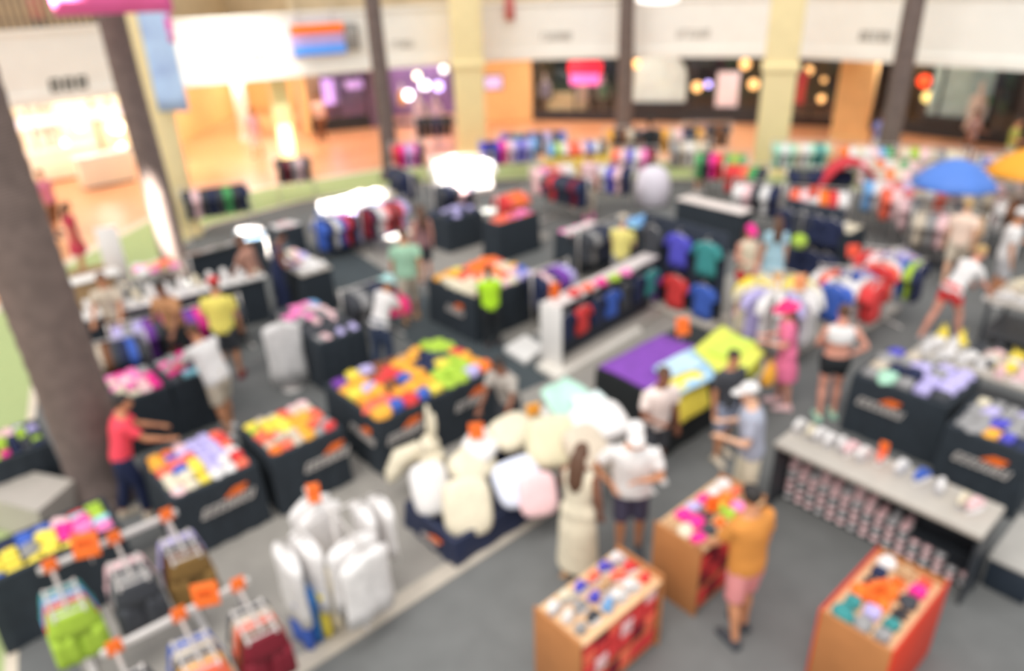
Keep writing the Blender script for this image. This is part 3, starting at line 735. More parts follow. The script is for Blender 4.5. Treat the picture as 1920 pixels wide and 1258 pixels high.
soft(900, 845, .70, .55, .42, .45, rad(15), 0, GA+.5, 'white', 'white cushion lying below the orange card in the navy bin')
soft(1120, 800, .95, .7, .55, .5, rad(20), 0, GA-.3, 'white', 'white cushion on top of the heap near the mint cloth')
t = thing('plush_toy', 'cream plush toy with two upright ears above the navy bin', 'soft toy', G(812, 868, .62), rad(-65))
part('body', MB().ell((0, 0, .05), .2, .16, .2), 'cream', t)
part('head', MB().ell((0, -.02, .28), .13, .12, .12).ell((0, -.13, .26), .06, .05, .05), 'cream', t)
for s in (-1, 1): part('ear', MB().loft([((s*.05, 0, .36), .03, .025), ((s*.08, .01, .47), .055, .03), ((s*.10, .02, .62), .06, .03), ((s*.10, .02, .72), .045, .025), ((s*.10, .02, .75), .015, .01)], 12), 'cream', t)
for s in (-1, 1): part('arm', MB().loft([((s*.15, -.02, .16), .05, .05), ((s*.24, -.1, .08), .06, .06), ((s*.27, -.15, .02), .03, .03)], 10), 'cream', t)
for s in (-1, 1): part('eye', MB().ell((s*.05, -.125, .31), .013, .01, .013, 8, 6), 'black', t)
t = thing('bolster', 'cream curved bolster sticking out at the left end of the navy bin', 'cushion', G(755, 905, .5), 0)
part('cover', MB().loft([(G(730, 905, .38)-G(755, 905, .5), .03, .03), (G(735, 890, .44)-G(755, 905, .5), .10, .10), (G(752, 860, .6)-G(755, 905, .5), .14, .13), (G(785, 845, .68)-G(755, 905, .5), .13, .12), (G(805, 850, .66)-G(755, 905, .5), .05, .05)], 14), 'cream', t)
def sign(px, py, z, w, h, rz, tilt, label, stand=None, c=None):
    """orange price card on a stem"""
    p = G(px, py, z); t = thing('price_card', label, 'sign', p, rz)
    m = MB().box(-w/2, w/2, -.006, .006, -h/2, h/2, .004); m.xf(Matrix.Rotation(tilt, 4, 'X')); part('card', m, c or M_SIGN, t)
    g = glyphs(w*.6, h*.2, 3, int(px)).xf(Matrix.Translation((0, -.007, 0))); g.xf(Matrix.Rotation(tilt, 4, 'X')); part('card_lettering', g, mat('card_ink', (226, 92, 20), .6, 0, 4), t)
    b = MB().tube([(0, .012, -h*.3), (0, .014, -h/2-(stand or .15))], .008, 6); part('stem', b, M_STEEL, t)
    return t
CARD = GA-rad(41)
sign(893, 808, 1.02, .17, .2, rad(5), rad(-15), 'orange price card standing in the cushions of the navy bin', .3)
sign(1000, 768, .98, .18, .16, rad(20), rad(-15), 'small amber price card right of the cushions at the back', .3, mat('gold'))
# mint cloth rack beyond the bin
def drape(o, pts, name, m, label, cat, th=.02):
    """a cloth over a ridge: pts = rows of world points (same count); thickness th"""
    n = len(pts[0]); vs = []; fs = []; R_ = len(pts)
    for s in (0, 1):
        for r in pts:
            for p in r: q = Vector(p)-Vector(o); vs.append((q.x, q.y, q.z-s*th))
    N = n*R_
    for j in range(R_-1):
        for i in range(n-1):
            a = j*n+i; fs.append((a, a+1, a+n+1, a+n)); fs.append((N+a, N+a+n, N+a+n+1, N+a+1))
    for i in range(n-1):
        fs.append((i, N+i, N+i+1, i+1)); a = (R_-1)*n+i; fs.append((a, a+1, N+a+1, N+a))
    for j in range(R_-1):
        a = j*n; fs.append((a, a+n, N+a+n, N+a)); a += n-1; fs.append((a, N+a, N+a+n, a+n))
    ob = link(name, MB().add(vs, fs, True).mesh(name), m, None, o); return tag(ob, label, cat)
def bilin(c, nu, nv, amp=.0, k=7):
    rows = []
    for j in range(nv+1):
        row = []
        for i in range(nu+1):
            a, b = i/nu, j/nv; p = (c[0]*(1-a)+c[1]*a)*(1-b)+(c[3]*(1-a)+c[2]*a)*b
            p = p+Vector((0, 0, amp*math.sin(k*a+3*b)+amp*.6*math.sin(k*1.7*b+a*4))); row.append(p)
        rows.append(row)
    return rows
TM = Top.sized((1005, 760), .62, 1.1, .98)
t = thing('display_stand', 'narrow stand under the mint and white cloths beside the mint rack', 'display stand', TM.mid(), TM.ang)
part('top', MB().box(-.31, .31, -.55, .55, .86, .9, .01), M_WHITE, t)
for x in (-.26, .26):
    for y in (-.5, .5): part('leg', MB().box(x-.02, x+.02, y-.02, y+.02, .026, .86), M_STEEL, t)
cc = [G(1012, 735, 1.02), G(1060, 705, 1.05), G(1165, 775, .98), G(1060, 815, .95)]
drape(cc[0], bilin(cc, 12, 12, .02), 'draped_cloth', mat('mint_cloth', (184, 224, 206), .8, .10, 4), 'mint green cloth spread beyond the cushions', 'cloth')
cc = [G(1070, 745, 1.07), G(1120, 730, 1.07), G(1168, 785, .99), G(1095, 800, 1.02)]
drape(cc[0], bilin(cc, 10, 10, .02), 'draped_cloth', mat('aqua_white_cloth', (226, 240, 238), .8, .06, 4), 'pale aqua cloth lying on the mint cloth', 'cloth')

# purple and yellow table -----------------------------------------------------
TD = Top.sized((1117, 690), 2.08, 1.2, .9)
sale_bin(TD, 'black cloth table spread with purple, pale blue and yellow shirts', [], mat('black_cloth', (30, 34, 36), .85, .1, 6), 0, 'table')
def flatcloth(corners, z, c, label, drop=None, n=10):
    cs = [q if isinstance(q, Vector) else G(q[0], q[1], z) for q in corners]; rows = bilin(cs, n, n, .008)
    if drop:
        base = rows[0] if drop == 'first' else rows[-1]
        out = (VV*-1) ; ext = []
        for k in range(1, 5): ext.append([p+out*(.03*k)-Vector((0, 0, .1*k)) for p in base])
        rows = ext[::-1]+rows if drop == 'first' else rows+ext
    return drape(cs[0], rows, 'spread_shirt', c, label, 'shirt', .02)
flatcloth([TD.at(.02, TD.Lv-.03, .03), TD.at(.02, .03, .03), TD.at(1.45, .03, .03), TD.at(1.45, TD.Lv-.03, .03)], .925, mat('purple_cloth', (126, 66, 168), .8, .10, 5), 'large purple cloth covering the back of the black table')
flatcloth([(1225, 690), (1265, 745), (1345, 705), (1300, 650)], .965, mat('pale_blue_cloth', (164, 204, 232), .8, .06, 5), 'pale blue shirt spread at the middle of the black table')
flatcloth([(1300, 655), (1375, 725), (1435, 660), (1355, 608)], .975, mat('lime_yellow_cloth', (218, 224, 92), .8, .06, 5), 'lime yellow shirt spread at the right end of the black table')
flatcloth([TD.at(.35, .2, .11), TD.at(1.0, .1, .11), TD.at(1.1, .5, .11), TD.at(.5, .55, .11)], .995, mat('ice_blue', (190, 218, 236), .8, .05, 5), 'ice blue shirt spread in front of the pale blue one')
flatcloth([TD.at(.12, -.05, .075), TD.at(.78, -.05, .075), TD.at(.8, .22, .075), TD.at(.14, .22, .075)], .985, 'yellow', 'bright yellow shirt hanging over the front of the black table', 'first')
flatcloth([TD.at(1.35, -.05, .1), TD.at(2.04, -.05, .1), TD.at(2.04, .35, .1), TD.at(1.3, .35, .1)], 1.0, mat('lime_cloth', (206, 226, 90), .8, .05, 5), 'lime shirt folded over the right front edge of the black table', 'first')
sign(1280, 612, 1.2, .2, .26, rad(10), rad(-15), 'orange price card standing on the purple cloth', .18)

# bin of bright garments, upper middle
TE = Top((802, 522), (1012, 515), .86)
sale_bin(TE, 'dark cloth sale bin of yellow and blush garments behind the lime shirt person', [('u', .8, .42, .5, .12, )], None)
HE = hints('880,520,coral 840,520,gold 900,500,orange 930,490,coral 960,500,gold 990,510,blue 820,510,gold 850,515,yellow 870,535,cream 830,500,orange 910,470,yellow 895,465,coral 950,470,coral 980,460,coral 1010,480,red 1000,495,gold 970,490,blush 940,510,cream 880,490,charcoal 900,540,cream 930,450,yellow 960,455,blush 1000,470,blush 985,500,lavender 860,500,gold')
pile(TE, HE, 7, 6, ['garment', 'garment', 'folded shirt'], 'the upper middle bin', 'garments in the upper middle bin', -.06, .7)

# right-hand bins -----------------------------------------------------------------
TH = Top((1600, 700), (1840, 705), .9)
sale_bin(TH, 'dark cloth bin of blue and mint garments right of the bare-midriff person', [('u', .42, .50, .6, .12)])
HH = hints('1630,710,indigo 1650,700,beige 1690,740,mint 1720,735,lavender 1750,740,lavender 1700,705,navy 1740,770,blush 1760,750,charcoal 1670,735,mint 1660,690,grey 1780,720,lavender 1730,700,grey')
pile(TH, HH, 4, 5, ['garment', 'folded shirt'], 'the blue and mint bin', 'garments in the blue and mint bin', -.06, .55)
TH2 = Top((1775, 795), (1985, 790), .9)
sale_bin(TH2, 'dark cloth bin of lavender and cream garments at the right edge', [('u', .45, .50, .6, .12)])
HH2 = hints('1820,750,cream 1800,770,beige 1860,770,lavender 1855,810,gold 1890,810,indigo 1900,780,grey 1830,790,grey 1870,740,lavender 1910,830,navy')
pile(TH2, HH2, 4, 5, ['garment', 'folded shirt'], 'bin at the right edge', 'garments in the bin at the right edge', -.06, .5)

def shoe_table(T, label, legs=True, topm=None):
    foot('fix', label, T.mid()[0], T.mid()[1], T.ang, T.Lu/2, T.Lv/2)
    t = thing('shoe_table', label, 'table', T.mid(), T.ang)
    part('tabletop', MB().box(-T.Lu/2, T.Lu/2, -T.Lv/2, T.Lv/2, T.z-.05, T.z, .01), topm or M_GREYLAM, t)
    for x in (-1, 1):
        for y in (-1, 1):
            a, b = x*(T.Lu/2-.05), y*(T.Lv/2-.05); part('leg', MB().box(a-.025, a+.025, b-.025, b+.025, .0, T.z-.05), M_DARKM, t)
    part('lower_shelf', MB().box(-T.Lu/2+.03, T.Lu/2-.03, -T.Lv/2+.03, T.Lv/2-.03, .2, .23), M_DARKM, t)
    return t
TI = Top((1705, 660), (2010, 700), .8)
shoe_table(TI, 'grey shoe table with white sneakers and yellow bags at right')
HI = hints('1740,650,white 1760,665,white 1800,600,lime 1790,630,yellow 1815,640,yellow 1850,600,pink 1900,600,pink 1860,640,lavender 1900,670,yellow 1840,690,white 1880,700,blush 1860,660,charcoal 1830,650,charcoal 1780,680,white 1810,700,white 1880,640,white 1720,650,cream 1850,680,beige')
pile(TI, HI, 6, 7, ['sneaker', 'sneaker', 'bag', 'sneaker'], 'the grey shoe table', 'shoes and bags on the grey shoe table', 0, .95, .04, .2, .85)
TI2 = Top((1850, 560), (2060, 560), .85)
shoe_table(TI2, 'dark table with cream sneakers at the right edge behind the pink shoes')
pile(TI2, hints('1870,540,cream 1900,560,white 1920,540,cream 1890,530,beige'), 4, 4, ['sneaker'], 'the cream sneaker table', 'cream sneakers at the right edge', 0, 1.0, .05, .2, .85)

# long low shoe counter with stacked pairs ------------------------------------------
TJ = Top.uv(6.8, 7.42, 1.14, 3.32, .95)
t = thing('shoe_counter', 'long grey shoe counter with stacked pale sneakers in its open front', 'display counter', TJ.mid(), TJ.ang)
X, Y = TJ.Lu/2, TJ.Lv/2
part('countertop', MB().box(-X, X, -Y, Y, .88, .95, .015), M_GREYLAM, t)
part('back_panel', MB().box(X-.03, X, -Y+.02, Y-.02, .05, .88), M_DARKM, t)
for y in (-Y+.03, Y-.03): part('divider', MB().box(-X+.03, X-.03, y-.015, y+.015, .03, .88), M_DARKM, t)
part('plinth', MB().box(-X+.32, X, -Y, Y, 0, .03), M_DARKM, t)
zs = [.05, .165, .28, .395, .51]
for z in (.03, .132, .234, .336):
    part('shelf', MB().box(-X+.30, X-.03, -Y+.04, Y-.04, z, z+.016), M_DARKM, t)
half = TJ.Lv/2
n_cols = 16
for k in range(n_cols):
    vpos = TJ.Lv-.12-k*(TJ.Lv-.22)/(n_cols-1)
    right = k >= n_cols//2
    hmax = (5 if k % 3 else 6) if not right else (4 if k < 11 else 3 if k < 14 else 2)
    for j in range(hmax):
        p = TJ.at(.42, vpos, 0); p.z = .048+j*.102
        o = goods('sneaker', 'blush' if (k+j) % 3 else 'silver', p, TJ.ang+math.pi, .27, .30, .165,
              f'pale {"pink" if (k+j) % 3 else "grey"} sneaker, {ordn(k, n_cols)}, {["lowest tier","second tier up","third tier up","fourth tier up","fifth tier up","top tier"][j]} stacked below the long counter', 'stacked sneakers below the long counter')
# shoes on the counter
HJ = [(1500, 805, 'white'), (1520, 815, 'cream'), (1540, 822, 'white'), (1558, 832, 'white'), (1578, 838, 'white'), (1597, 848, 'blush'), (1620, 858, 'white'), (1650, 862, 'coral'), (1690, 882, 'white'), (1728, 900, 'blue'), (1762, 917, 'white'), (1805, 945, 'cream'), (1828, 955, 'blush')]
for i, (x, y, c) in enumerate(HJ):
    goods('sneaker', c, G(x, y, .95), TJ.ang+.25*math.sin(i*2), .29, .27, .30, f'{c} sneaker, {ordn(i, len(HJ))} on the long shoe counter', 'sneakers along the long counter top')
sign(1657, 842, 1.13, .09, .18, rad(-40), 0, 'slim orange price card on the long shoe counter', .08)
# grey crate and dark block at the counter's end
TP = Top.uv(7.28, 8.2, .72, 1.11, .42)
t = thing('display_plinth', 'dark low display plinth with grey top at the right end of the long shoe counter', 'plinth', TP.mid(), GA)
X, Y = TP.Lu/2, TP.Lv/2
part('body', MB().box(-X, X, -Y, Y, .02, .38, .02), mat('dark_vinyl', (36, 46, 58), .5, .1, 6), t); part('toe_kick', MB().box(-X+.03, X-.03, -Y+.03, Y-.03, 0, .02), M_DARKM, t)
part('top', MB().box(-X-.015, X+.015, -Y-.015, Y+.015, .38, .42, .012), mat('stone_grey', (170, 166, 160), .6, .05, 6), t, 'grey top')

# three brown board stands --------------------------------------------------------
def board_stand(T, label, m_out=None, side_m=None):
    foot('fix', label, T.mid()[0], T.mid()[1], T.ang, T.Lu/2, T.Lv/2)
    t = thing('board_stand', label, 'display stand', T.mid(), T.ang); X, Y, Z = T.Lu/2, T.Lv/2, T.z
    part('end_panel', MB().box(-X, -X+.03, -Y, Y, 0, Z+.05, .006), m_out or M_MDF, t)
    part('end_panel', MB().box(X-.03, X, -Y, Y, 0, Z+.05, .006), m_out or M_MDF, t)
    part('tabletop', MB().box(-X+.03, X-.03, -Y, Y, Z-.03, Z, .004), mat('pale_board', (226, 184, 140), .6, .05, 5), t)
    part('back_panel', MB().box(-X+.03, X-.03, Y-.03, Y, 0, Z-.03), M_MDF, t)
    part('shelf', MB().box(-X+.03, X-.03, -Y+.02, Y-.03, .30, .325), M_MDF, t)
    part('shelf', MB().box(-X+.03, X-.03, -Y+.02, Y-.03, .06, .085), M_MDF, t)
    return t
B1 = Top.sized((1000, 1145), 1.12, .56, .85)
board_stand(B1, 'brown board stand with white shoes on top and red boxes inside, lower centre')
H1 = hints('1040,1130,white 1060,1110,white 1100,1080,coral 1150,1050,white 1105,1095,indigo 1130,1130,white 1090,1160,grey 1110,1165,charcoal 1140,1140,sky 1170,1115,red 1195,1070,red 1210,1090,red 1190,1120,white 1040,1160,red 1070,1135,cream 1120,1080,coral 1160,1090,tan 1080,1180,silver')
pile(B1, H1, 6, 3, ['sneaker', 'cap', 'sneaker', 'sneaker'], 'lower centre brown stand', 'goods on the lower centre brown stand', 0, .8, .05, .3, .85, .8)
for j, z in enumerate((.085, .325, .50, .67)):
    for i in range(6):
        w = (B1.Lu-.12)/6; p = B1.at(.06+w*(i+.5), .19, 0); p.z = z
        c = ['red', 'red', 'coral', 'red', 'blush', 'red', 'maroon'][(i*3+j) % 7]
        goods('carton', c, p, B1.ang, w*.92, .36, .25 if j else .3, f'{c} carton, {ordn(i, 6)} in the {["bottom row", "second row", "third row", "top row"][j]} inside the lower centre stand', 'cartons inside the lower centre stand')
B2 = Top.sized((1226, 985), 1.15, .56, .85)
board_stand(B2, 'brown board stand with mixed goods beside the person in mustard')
H2 = hints('1260,985,blush 1300,960,lavender 1295,965,magenta 1335,945,orange 1350,910,coral 1345,915,white 1350,975,lime 1300,1000,cream 1370,960,blush 1330,990,charcoal 1280,1010,cream 1360,1000,gold 1265,1000,tan 1400,960,pink 1410,940,green')
pile(B2, H2, 6, 3, ['garment', 'garment', 'cap', 'folded shirt'], 'brown stand by mustard person', 'goods on the stand by the person in mustard', 0, .6, .05, .3, .85, .8)
for j, z in enumerate((.085, .325, .50)):
    for i in range(6):
        w = (B2.Lu-.12)/6; p = B2.at(.06+w*(i+.5), .19, 0); p.z = z
        goods('carton', ['red', 'maroon'][(i+j) % 2], p, B2.ang, w*.92, .36, .25 if j else .3, f'{["red", "dark red"][(i+j) % 2]} carton, {ordn(i, 6)} in the {["bottom", "middle", "top"][j]} row inside the mustard person stand', 'cartons inside the mustard person stand')
sign(1336, 945, 1.0, .14, .17, rad(10), rad(-15), 'orange price card on the brown stand by the person in mustard', .05)
B3 = Top.sized((1538, 1152), 1.12, .60, .85)
t3 = board_stand(B3, 'brown board stand with orange side panels at lower right')
M_RO = mat('orange_red_panel', (214, 56, 26), .55, .06, 3)
part('front_panel', MB().box(-B3.Lu/2, B3.Lu/2+.0, -B3.Lv/2-.02, -B3.Lv/2, .0, .92, .006), M_RO, t3)
part('back_skin', MB().box(-B3.Lu/2, B3.Lu/2, B3.Lv/2, B3.Lv/2+.02, .0, .90, .006), M_RO, t3)
H3 = hints('1605,1085,lime 1640,1110,orange 1650,1090,orange 1730,1065,coral 1745,1075,magenta 1720,1095,magenta 1700,1130,navy 1700,1145,charcoal 1580,1120,grey 1585,1140,teal 1660,1170,grey 1670,1180,teal 1640,1055,white 1655,1070,navy 1670,1035,purple 1610,1120,lavender 1690,1060,tan 1715,1120,navy 1680,1150,blush 1740,1090,pink')
pile(B3, H3, 6, 3, ['flip-flops', 'garment', 'folded shirt', 'garment'], 'lower right brown stand', 'goods on the lower right brown stand', 0, .6, .05, .2, .85, .8)
sign(1648, 1108, 1.0, .2, .2, rad(12), rad(-20), 'orange price card lying among goods on the lower right stand', .04)

# ================================================================== HANGING GOODS
def tee_mesh(seed, long=1.0, w=1.0, sleeves=True):
    r = random.Random(seed); a0 = r.uniform(0, 6)
    def f():
        m = MB(); secs = []
        for z, rx, ry in ((.0, .07, .05), (-.015, .12, .055), (-.05, .205, .06), (-.10, .225, .062), (-.2, .215, .06), (-.38*long, .21, .055), (-.55*long, .22, .058), (-.70*long, .23, .06)):
            pts = []
            for i in range(24):
                a = 2*math.pi*i/24; fold = 1+(.35*math.sin(6*a+a0) if z < -.15 else 0)*min(1, -z)
                pts.append((rx*w*math.cos(a), ry*fold*math.sin(a)*(1 if abs(math.cos(a)) < .95 else .6), z+.01*math.sin(3*a+a0)))
            secs.append(pts)
        m.sections(secs)
        for s in ((-1, 1) if sleeves else ()):
            m.loft([((s*.17*w, 0, -.06), .075, .05), ((s*.24*w, 0, -.14), .075, .045), ((s*.275*w, 0, -.25), .08, .04), ((s*.285*w, 0, -.275), .075, .035)], 12, True, (0, 1, 0))
        return m
    return f
def hanger_mesh():
    m = MB(); m.tube([(-.19, 0, -.055), (-.08, 0, .0), (0, 0, .03), (.08, 0, .0), (.19, 0, -.055)], .011, 6)
    m.tube([(0, 0, .03), (0, 0, .07), (.018, 0, .1), (.0, 0, .122), (-.018, 0, .108)], .005, 5); return m
NT = 0
def hang_shirt(p, ang, c, label, group, sc=1.0, hanger=True, long=1.0, thick=1.0, sleeves=True):
    """a shirt on its hanger; p = top of the hanger hook; ang = direction of its shoulders"""
    global NT; NT += 1; k = NT % 3
    me = C('tee%d_%.1f_%d' % (k, long, sleeves), tee_mesh(k, long, 1.0 if sleeves else 1.12, sleeves))
    t = thing('hanging_shirt', label, 'shirt', (p[0], p[1], p[2]-.112*sc), ang, group)
    link('shirt', me, c, t, (0, 0, 0), 0, (sc, sc*thick, sc))
    if hanger: link('hanger', C('hanger', hanger_mesh), M_STEEL, t, (0, 0, 0), 0, (sc, sc, sc))
    return t
def shorts_mesh(seed):
    r = random.Random(seed); a0 = r.uniform(0, 6)
    def f():
        m = MB()
        m.loft([((0, 0, 0), .155, .03), ((0, 0, -.035), .165, .034), ((0, 0, -.05), .17, .036), ((0, 0, -.16), .195, .045), ((0, 0, -.25), .21, .05)], 20)
        for s in (-1, 1):
            secs = []
            for z, rx in ((-.22, .108), (-.34, .112), (-.46, .118), (-.54, .12)):
                secs.append([(s*.107+rx*math.cos(a), (.045+.012*math.sin(5*a+a0))*math.sin(a), z) for a in [2*math.pi*i/18 for i in range(18)]])
            m.sections(secs)
        return m
    return f
def clip_hanger():
    m = MB(); m.tube([(-.13, 0, .0), (.13, 0, .0)], .012, 6)
    for s in (-1, 1): m.box(s*.12-.014, s*.12+.014, -.025, .025, -.03, .015, .004)
    m.tube([(0, 0, .0), (0, 0, .06), (.018, 0, .09), (0, 0, .112), (-.018, 0, .098)], .005, 5); return m
def hang_shorts(p, ang, c, label, group, sc=1.0):
    global NT; NT += 1; k = NT % 3
    t = thing('hanging_shorts', label, 'shorts', (p[0], p[1], p[2]-.112*sc), ang, group)
    link('shorts', C('shorts%d' % k, shorts_mesh(k)), c, t, (0, 0, 0), 0, (sc, sc, sc)); link('hanger', C('clip_hanger', clip_hanger), M_STEEL, t, (0, 0, 0), 0, (sc, sc, sc)); return t
def straight_rack(base, ang, L, h, colors, label, where, top=None, sc=.95, long=1.0):
    """rail rack: shirts along the rail, edge on"""
    d = Vector((math.cos(ang), math.sin(ang), 0)); base = Vector((base[0], base[1], 0))+Vector((*OFF.get(label, (0, 0)), 0))
    foot('rack', label, base[0], base[1], ang, L/2+.05, .29)
    t = thing('clothes_rack', label, 'clothes rack', (base[0], base[1], 0), ang)
    part('rail', MB().tube([(-L/2, 0, h), (L/2, 0, h)], .016), M_CHROME, t)
    for s in (-1, 1):
        part('post', MB().tube([(s*L/2, 0, .05), (s*L/2, 0, h+.03)], .018), M_CHROME, t)
        part('foot', MB().tube([(s*L/2, -.28, .03), (s*L/2, .28, .03)], .022), M_CHROME, t)
    n = len(colors)
    for i, c in enumerate(colors):
        q = Vector((base[0], base[1], h+.02))+d*(-L/2+.06+(L-.12)*(i+.5)/n)
        hang_shirt(q, ang+math.pi/2+random.uniform(-.12, .12), c, f'{c if isinstance(c, str) else c.name.replace("_", " ")} shirt hanging {ordn(i, n)} on {where}', 'shirts on '+where, sc, False, long, min(1.6, L/n/.105))
    return t
def waterfall_rack(rail_px, z, arms, label, where, face=-1, drop=.16, alen=.42):
    """a rail along u on two posts; slanting arms toward the viewer, shirts facing out along each arm
    arms: (px, [front..back colours], n)"""
    ps = [G(x, y, z) for x, y in rail_px]; a, b = ps; mid = (a+b)/2; d = (b-a).normalized(); ang = math.atan2(d.y, d.x); L = (b-a).length
    out = Vector((d.y, -d.x, 0))
    t = thing('waterfall_rack', label, 'clothes rack', (mid.x, mid.y, 0), ang)
    part('rail', MB().box(-L/2-.1, L/2+.1, -.02, .02, z-.03, z+.03, .008), M_STEEL, t)
    for s in (-.5, .5):
        part('post', MB().box(s*L-.02, s*L+.02, .02, .06, .03, z+.02), M_STEEL, t); part('foot', MB().box(s*L-.03, s*L+.03, -.3, .36, .026, .06, .01), M_STEEL, t)
    for k, (px, py, cols) in enumerate(arms):
        q = onplane(px, py, a, b); x = (q-mid).dot(d)
        part('arm', MB().loft([((x, .02, z), .014, .022), ((x, -alen, z-drop), .014, .022), ((x, -alen-.02, z-drop+.04), .012, .015)], 6), M_STEEL, t)
        tg = MB().box(x-.055, x+.055, -.04, -.028, z-.03, z+.11, .004); part('size_tag', tg, M_SIGN, t)
        for i, c in enumerate(cols):
            f = 1-i*(.78/max(1, len(cols)))
            w = mid+d*x+out*(alen*f-.02); w.z = z-drop*f+.03
            hang_shorts(w, ang+random.uniform(-.06, .06)-.12, c, f'{c if isinstance(c, str) else c.name.replace("_", " ")} shorts, {ordn(i, len(cols), "front", "rear")}, {ordn(k, len(arms))} arm of {where}', 'shorts on '+where, .98)
    return t
waterfall_rack([(95, 1062), (312, 968)], 1.32, [(95, 1062, ['lime', 'lime', 'red', 'sky', 'teal']), (215, 1012, ['charcoal', 'grey', 'charcoal', 'blush']), (312, 968, [mat('olive', (132, 100, 50)), 'brown', 'charcoal', 'lavender'])],
    'white waterfall shorts rack at lower left with three tagged arms', 'the upper lower-left rack')
waterfall_rack([(215, 1215), (445, 1098)], 1.32, [(215, 1215, ['lavender', 'lavender', 'teal', 'charcoal']), (335, 1152, ['coral', 'gold', 'charcoal', 'beige', 'blue']), (445, 1098, ['maroon', 'brown', 'coral', 'beige', 'charcoal'])],
    'white waterfall shorts rack at the bottom left corner with tagged arms', 'the bottom left rack')
sign(160, 1022, 1.42, .22, .24, rad(15), rad(-15), 'large orange price card above the lime shirts of the lower left rack', .1)
sign(385, 1115, 1.42, .20, .22, rad(15), rad(-10), 'large orange price card above the bottom left rack', .1)

# four way rack of white shirts
def four_way(px, z, arms, label, where, alen=.5, low=()):
    c = G(px[0], px[1], z)
    o_ = OFF.get(label, (0, 0)); c = c+Vector((*o_, 0)); foot('rack', label, c.x, c.y, GA, alen+.12, alen+.12)
    t = thing('four_way_rack', label, 'clothes rack', (c.x, c.y, 0), GA)
    part('post', MB().tube([(0, 0, .03), (0, 0, z+.03)], .025), M_STEEL, t)
    b = MB()
    for a in range(4): b.tube([(0, 0, .1), (.3*math.cos(a*math.pi/2), .3*math.sin(a*math.pi/2), .05), (.38*math.cos(a*math.pi/2), .38*math.sin(a*math.pi/2), .03)], .02)
    part('base', b, M_STEEL, t)
    zz = z
    for k, (dv, cols, sc, long) in enumerate(list(arms)+list(low)):
        z = zz if k < len(arms) else .82
        a = dv*math.pi/2; e = (alen*math.cos(a), alen*math.sin(a))
        part('arm', MB().tube([(0, 0, z), (e[0], e[1], z-.08), (e[0]*1.04, e[1]*1.04, z-.04)], .013), M_STEEL, t)
        w = (UU, VV, -UU, -VV)[dv]
        for i, cc in enumerate(cols):
            f = 1-.75*i/max(1, len(cols)); q = c+w*(alen*f-.02); q.z = z-.08*f+.02
            hang_shirt(q, GA+a+math.pi/2+random.uniform(-.08, .08), cc, f'{cc if isinstance(cc, str) else cc.name.replace("_", " ")} shirt, {ordn(i, len(cols), "outer", "inner")} on the {["right", "rear", "left", "front"][dv]} {"" if k < len(arms) else "lower "}arm of {where}', 'shirts on '+where, sc, True, long, 1.25 if low else 1.0, not low)
    return t
four_way((622, 958), 1.3, [(3, ['white', 'white'], 1.08, 1.0), (2, ['white', 'white'], 1.08, 1.0), (1, ['white', 'white'], .95, .95), (0, ['white', 'white'], .95, .95)],
    'four way rack of white shirts with blue ones below, left of navy bin', 'white shirt rack', .54, [(2, ['blue', mat('deep_blue', (40, 110, 180)), 'yellow', 'cream'], .92, .9)])
sign(588, 925, 1.42, .12, .2, rad(15), rad(-15), 'orange price card on the white shirt rack', .1)

# gondolas: panel with shirts on both faces -----------------------------------------
def gondola(base, ang, L, h, rows_, label, where, topm=None, panel=None, sc=.62, endm=None, pw=.05, double=False):
    """rows_: list of (hook height, [colours left to right]) on the front face (-y)"""
    d = Vector((math.cos(ang), math.sin(ang), 0)); o = Vector((d.y, -d.x, 0))
    foot('fix', label, base[0], base[1], ang, L/2, .3)
    t = thing('gondola', label, 'display gondola', (base[0], base[1], 0), ang)
    part('panel', MB().box(-L/2, L/2, -pw/2, pw/2, .1, h, .01), panel or mat('dark_panel', (40, 48, 62), .7, .1, 5), t)
    part('plinth', MB().box(-L/2, L/2, -.3, .3, .03, .12, .015), M_GREYLAM, t)
    if topm: part('top_shelf', MB().box(-L/2, L/2, -.16, .16, h, h+.04, .01), topm, t)
    if endm: part('end_panel', MB().box(-L/2-.03, -L/2, -.22, .22, .03, h+.02, .008), endm, t)
    for z, cols in rows_:
        n = len(cols)
        for i, c in enumerate(cols):
            if c == '-': continue
            x = -L/2+L*(i+.5)/n
            part('hook', MB().tube([(x, -pw/2, z), (x, -.2, z-.0), (x, -.21, z+.02)], .006, 5), M_CHROME, t)
            q = Vector((base[0], base[1], z+.01))+d*x+o*.15
            hang_shirt(q, ang+random.uniform(-.1, .1), c, f'{c} shirt, {ordn(i, n)} in the {"upper" if z == rows_[0][0] and len(rows_) > 1 else "lower" if len(rows_) > 1 else "only"} row on {where}', 'shirts on '+where, sc, True, .95, 1.2)
    return t
g1a, g1b = G(1035, 690), G(1215, 585); g1 = (g1a+g1b)/2; d1 = (g1b-g1a)
A1 = math.atan2(d1.y, d1.x)
gondola(g1, A1, d1.length, 1.12, [(1.02, ['navy', 'red', 'navy', 'blue', 'charcoal', 'navy', 'teal'])], 'pale topped gondola of navy shirts at centre with white end panel', 'pale topped gondola', mat('pale_pink_shelf', (226, 214, 210), .5, .03, 4), None, .72, M_WHITE)
o1 = Vector((d1.y, -d1.x, 0)).normalized()
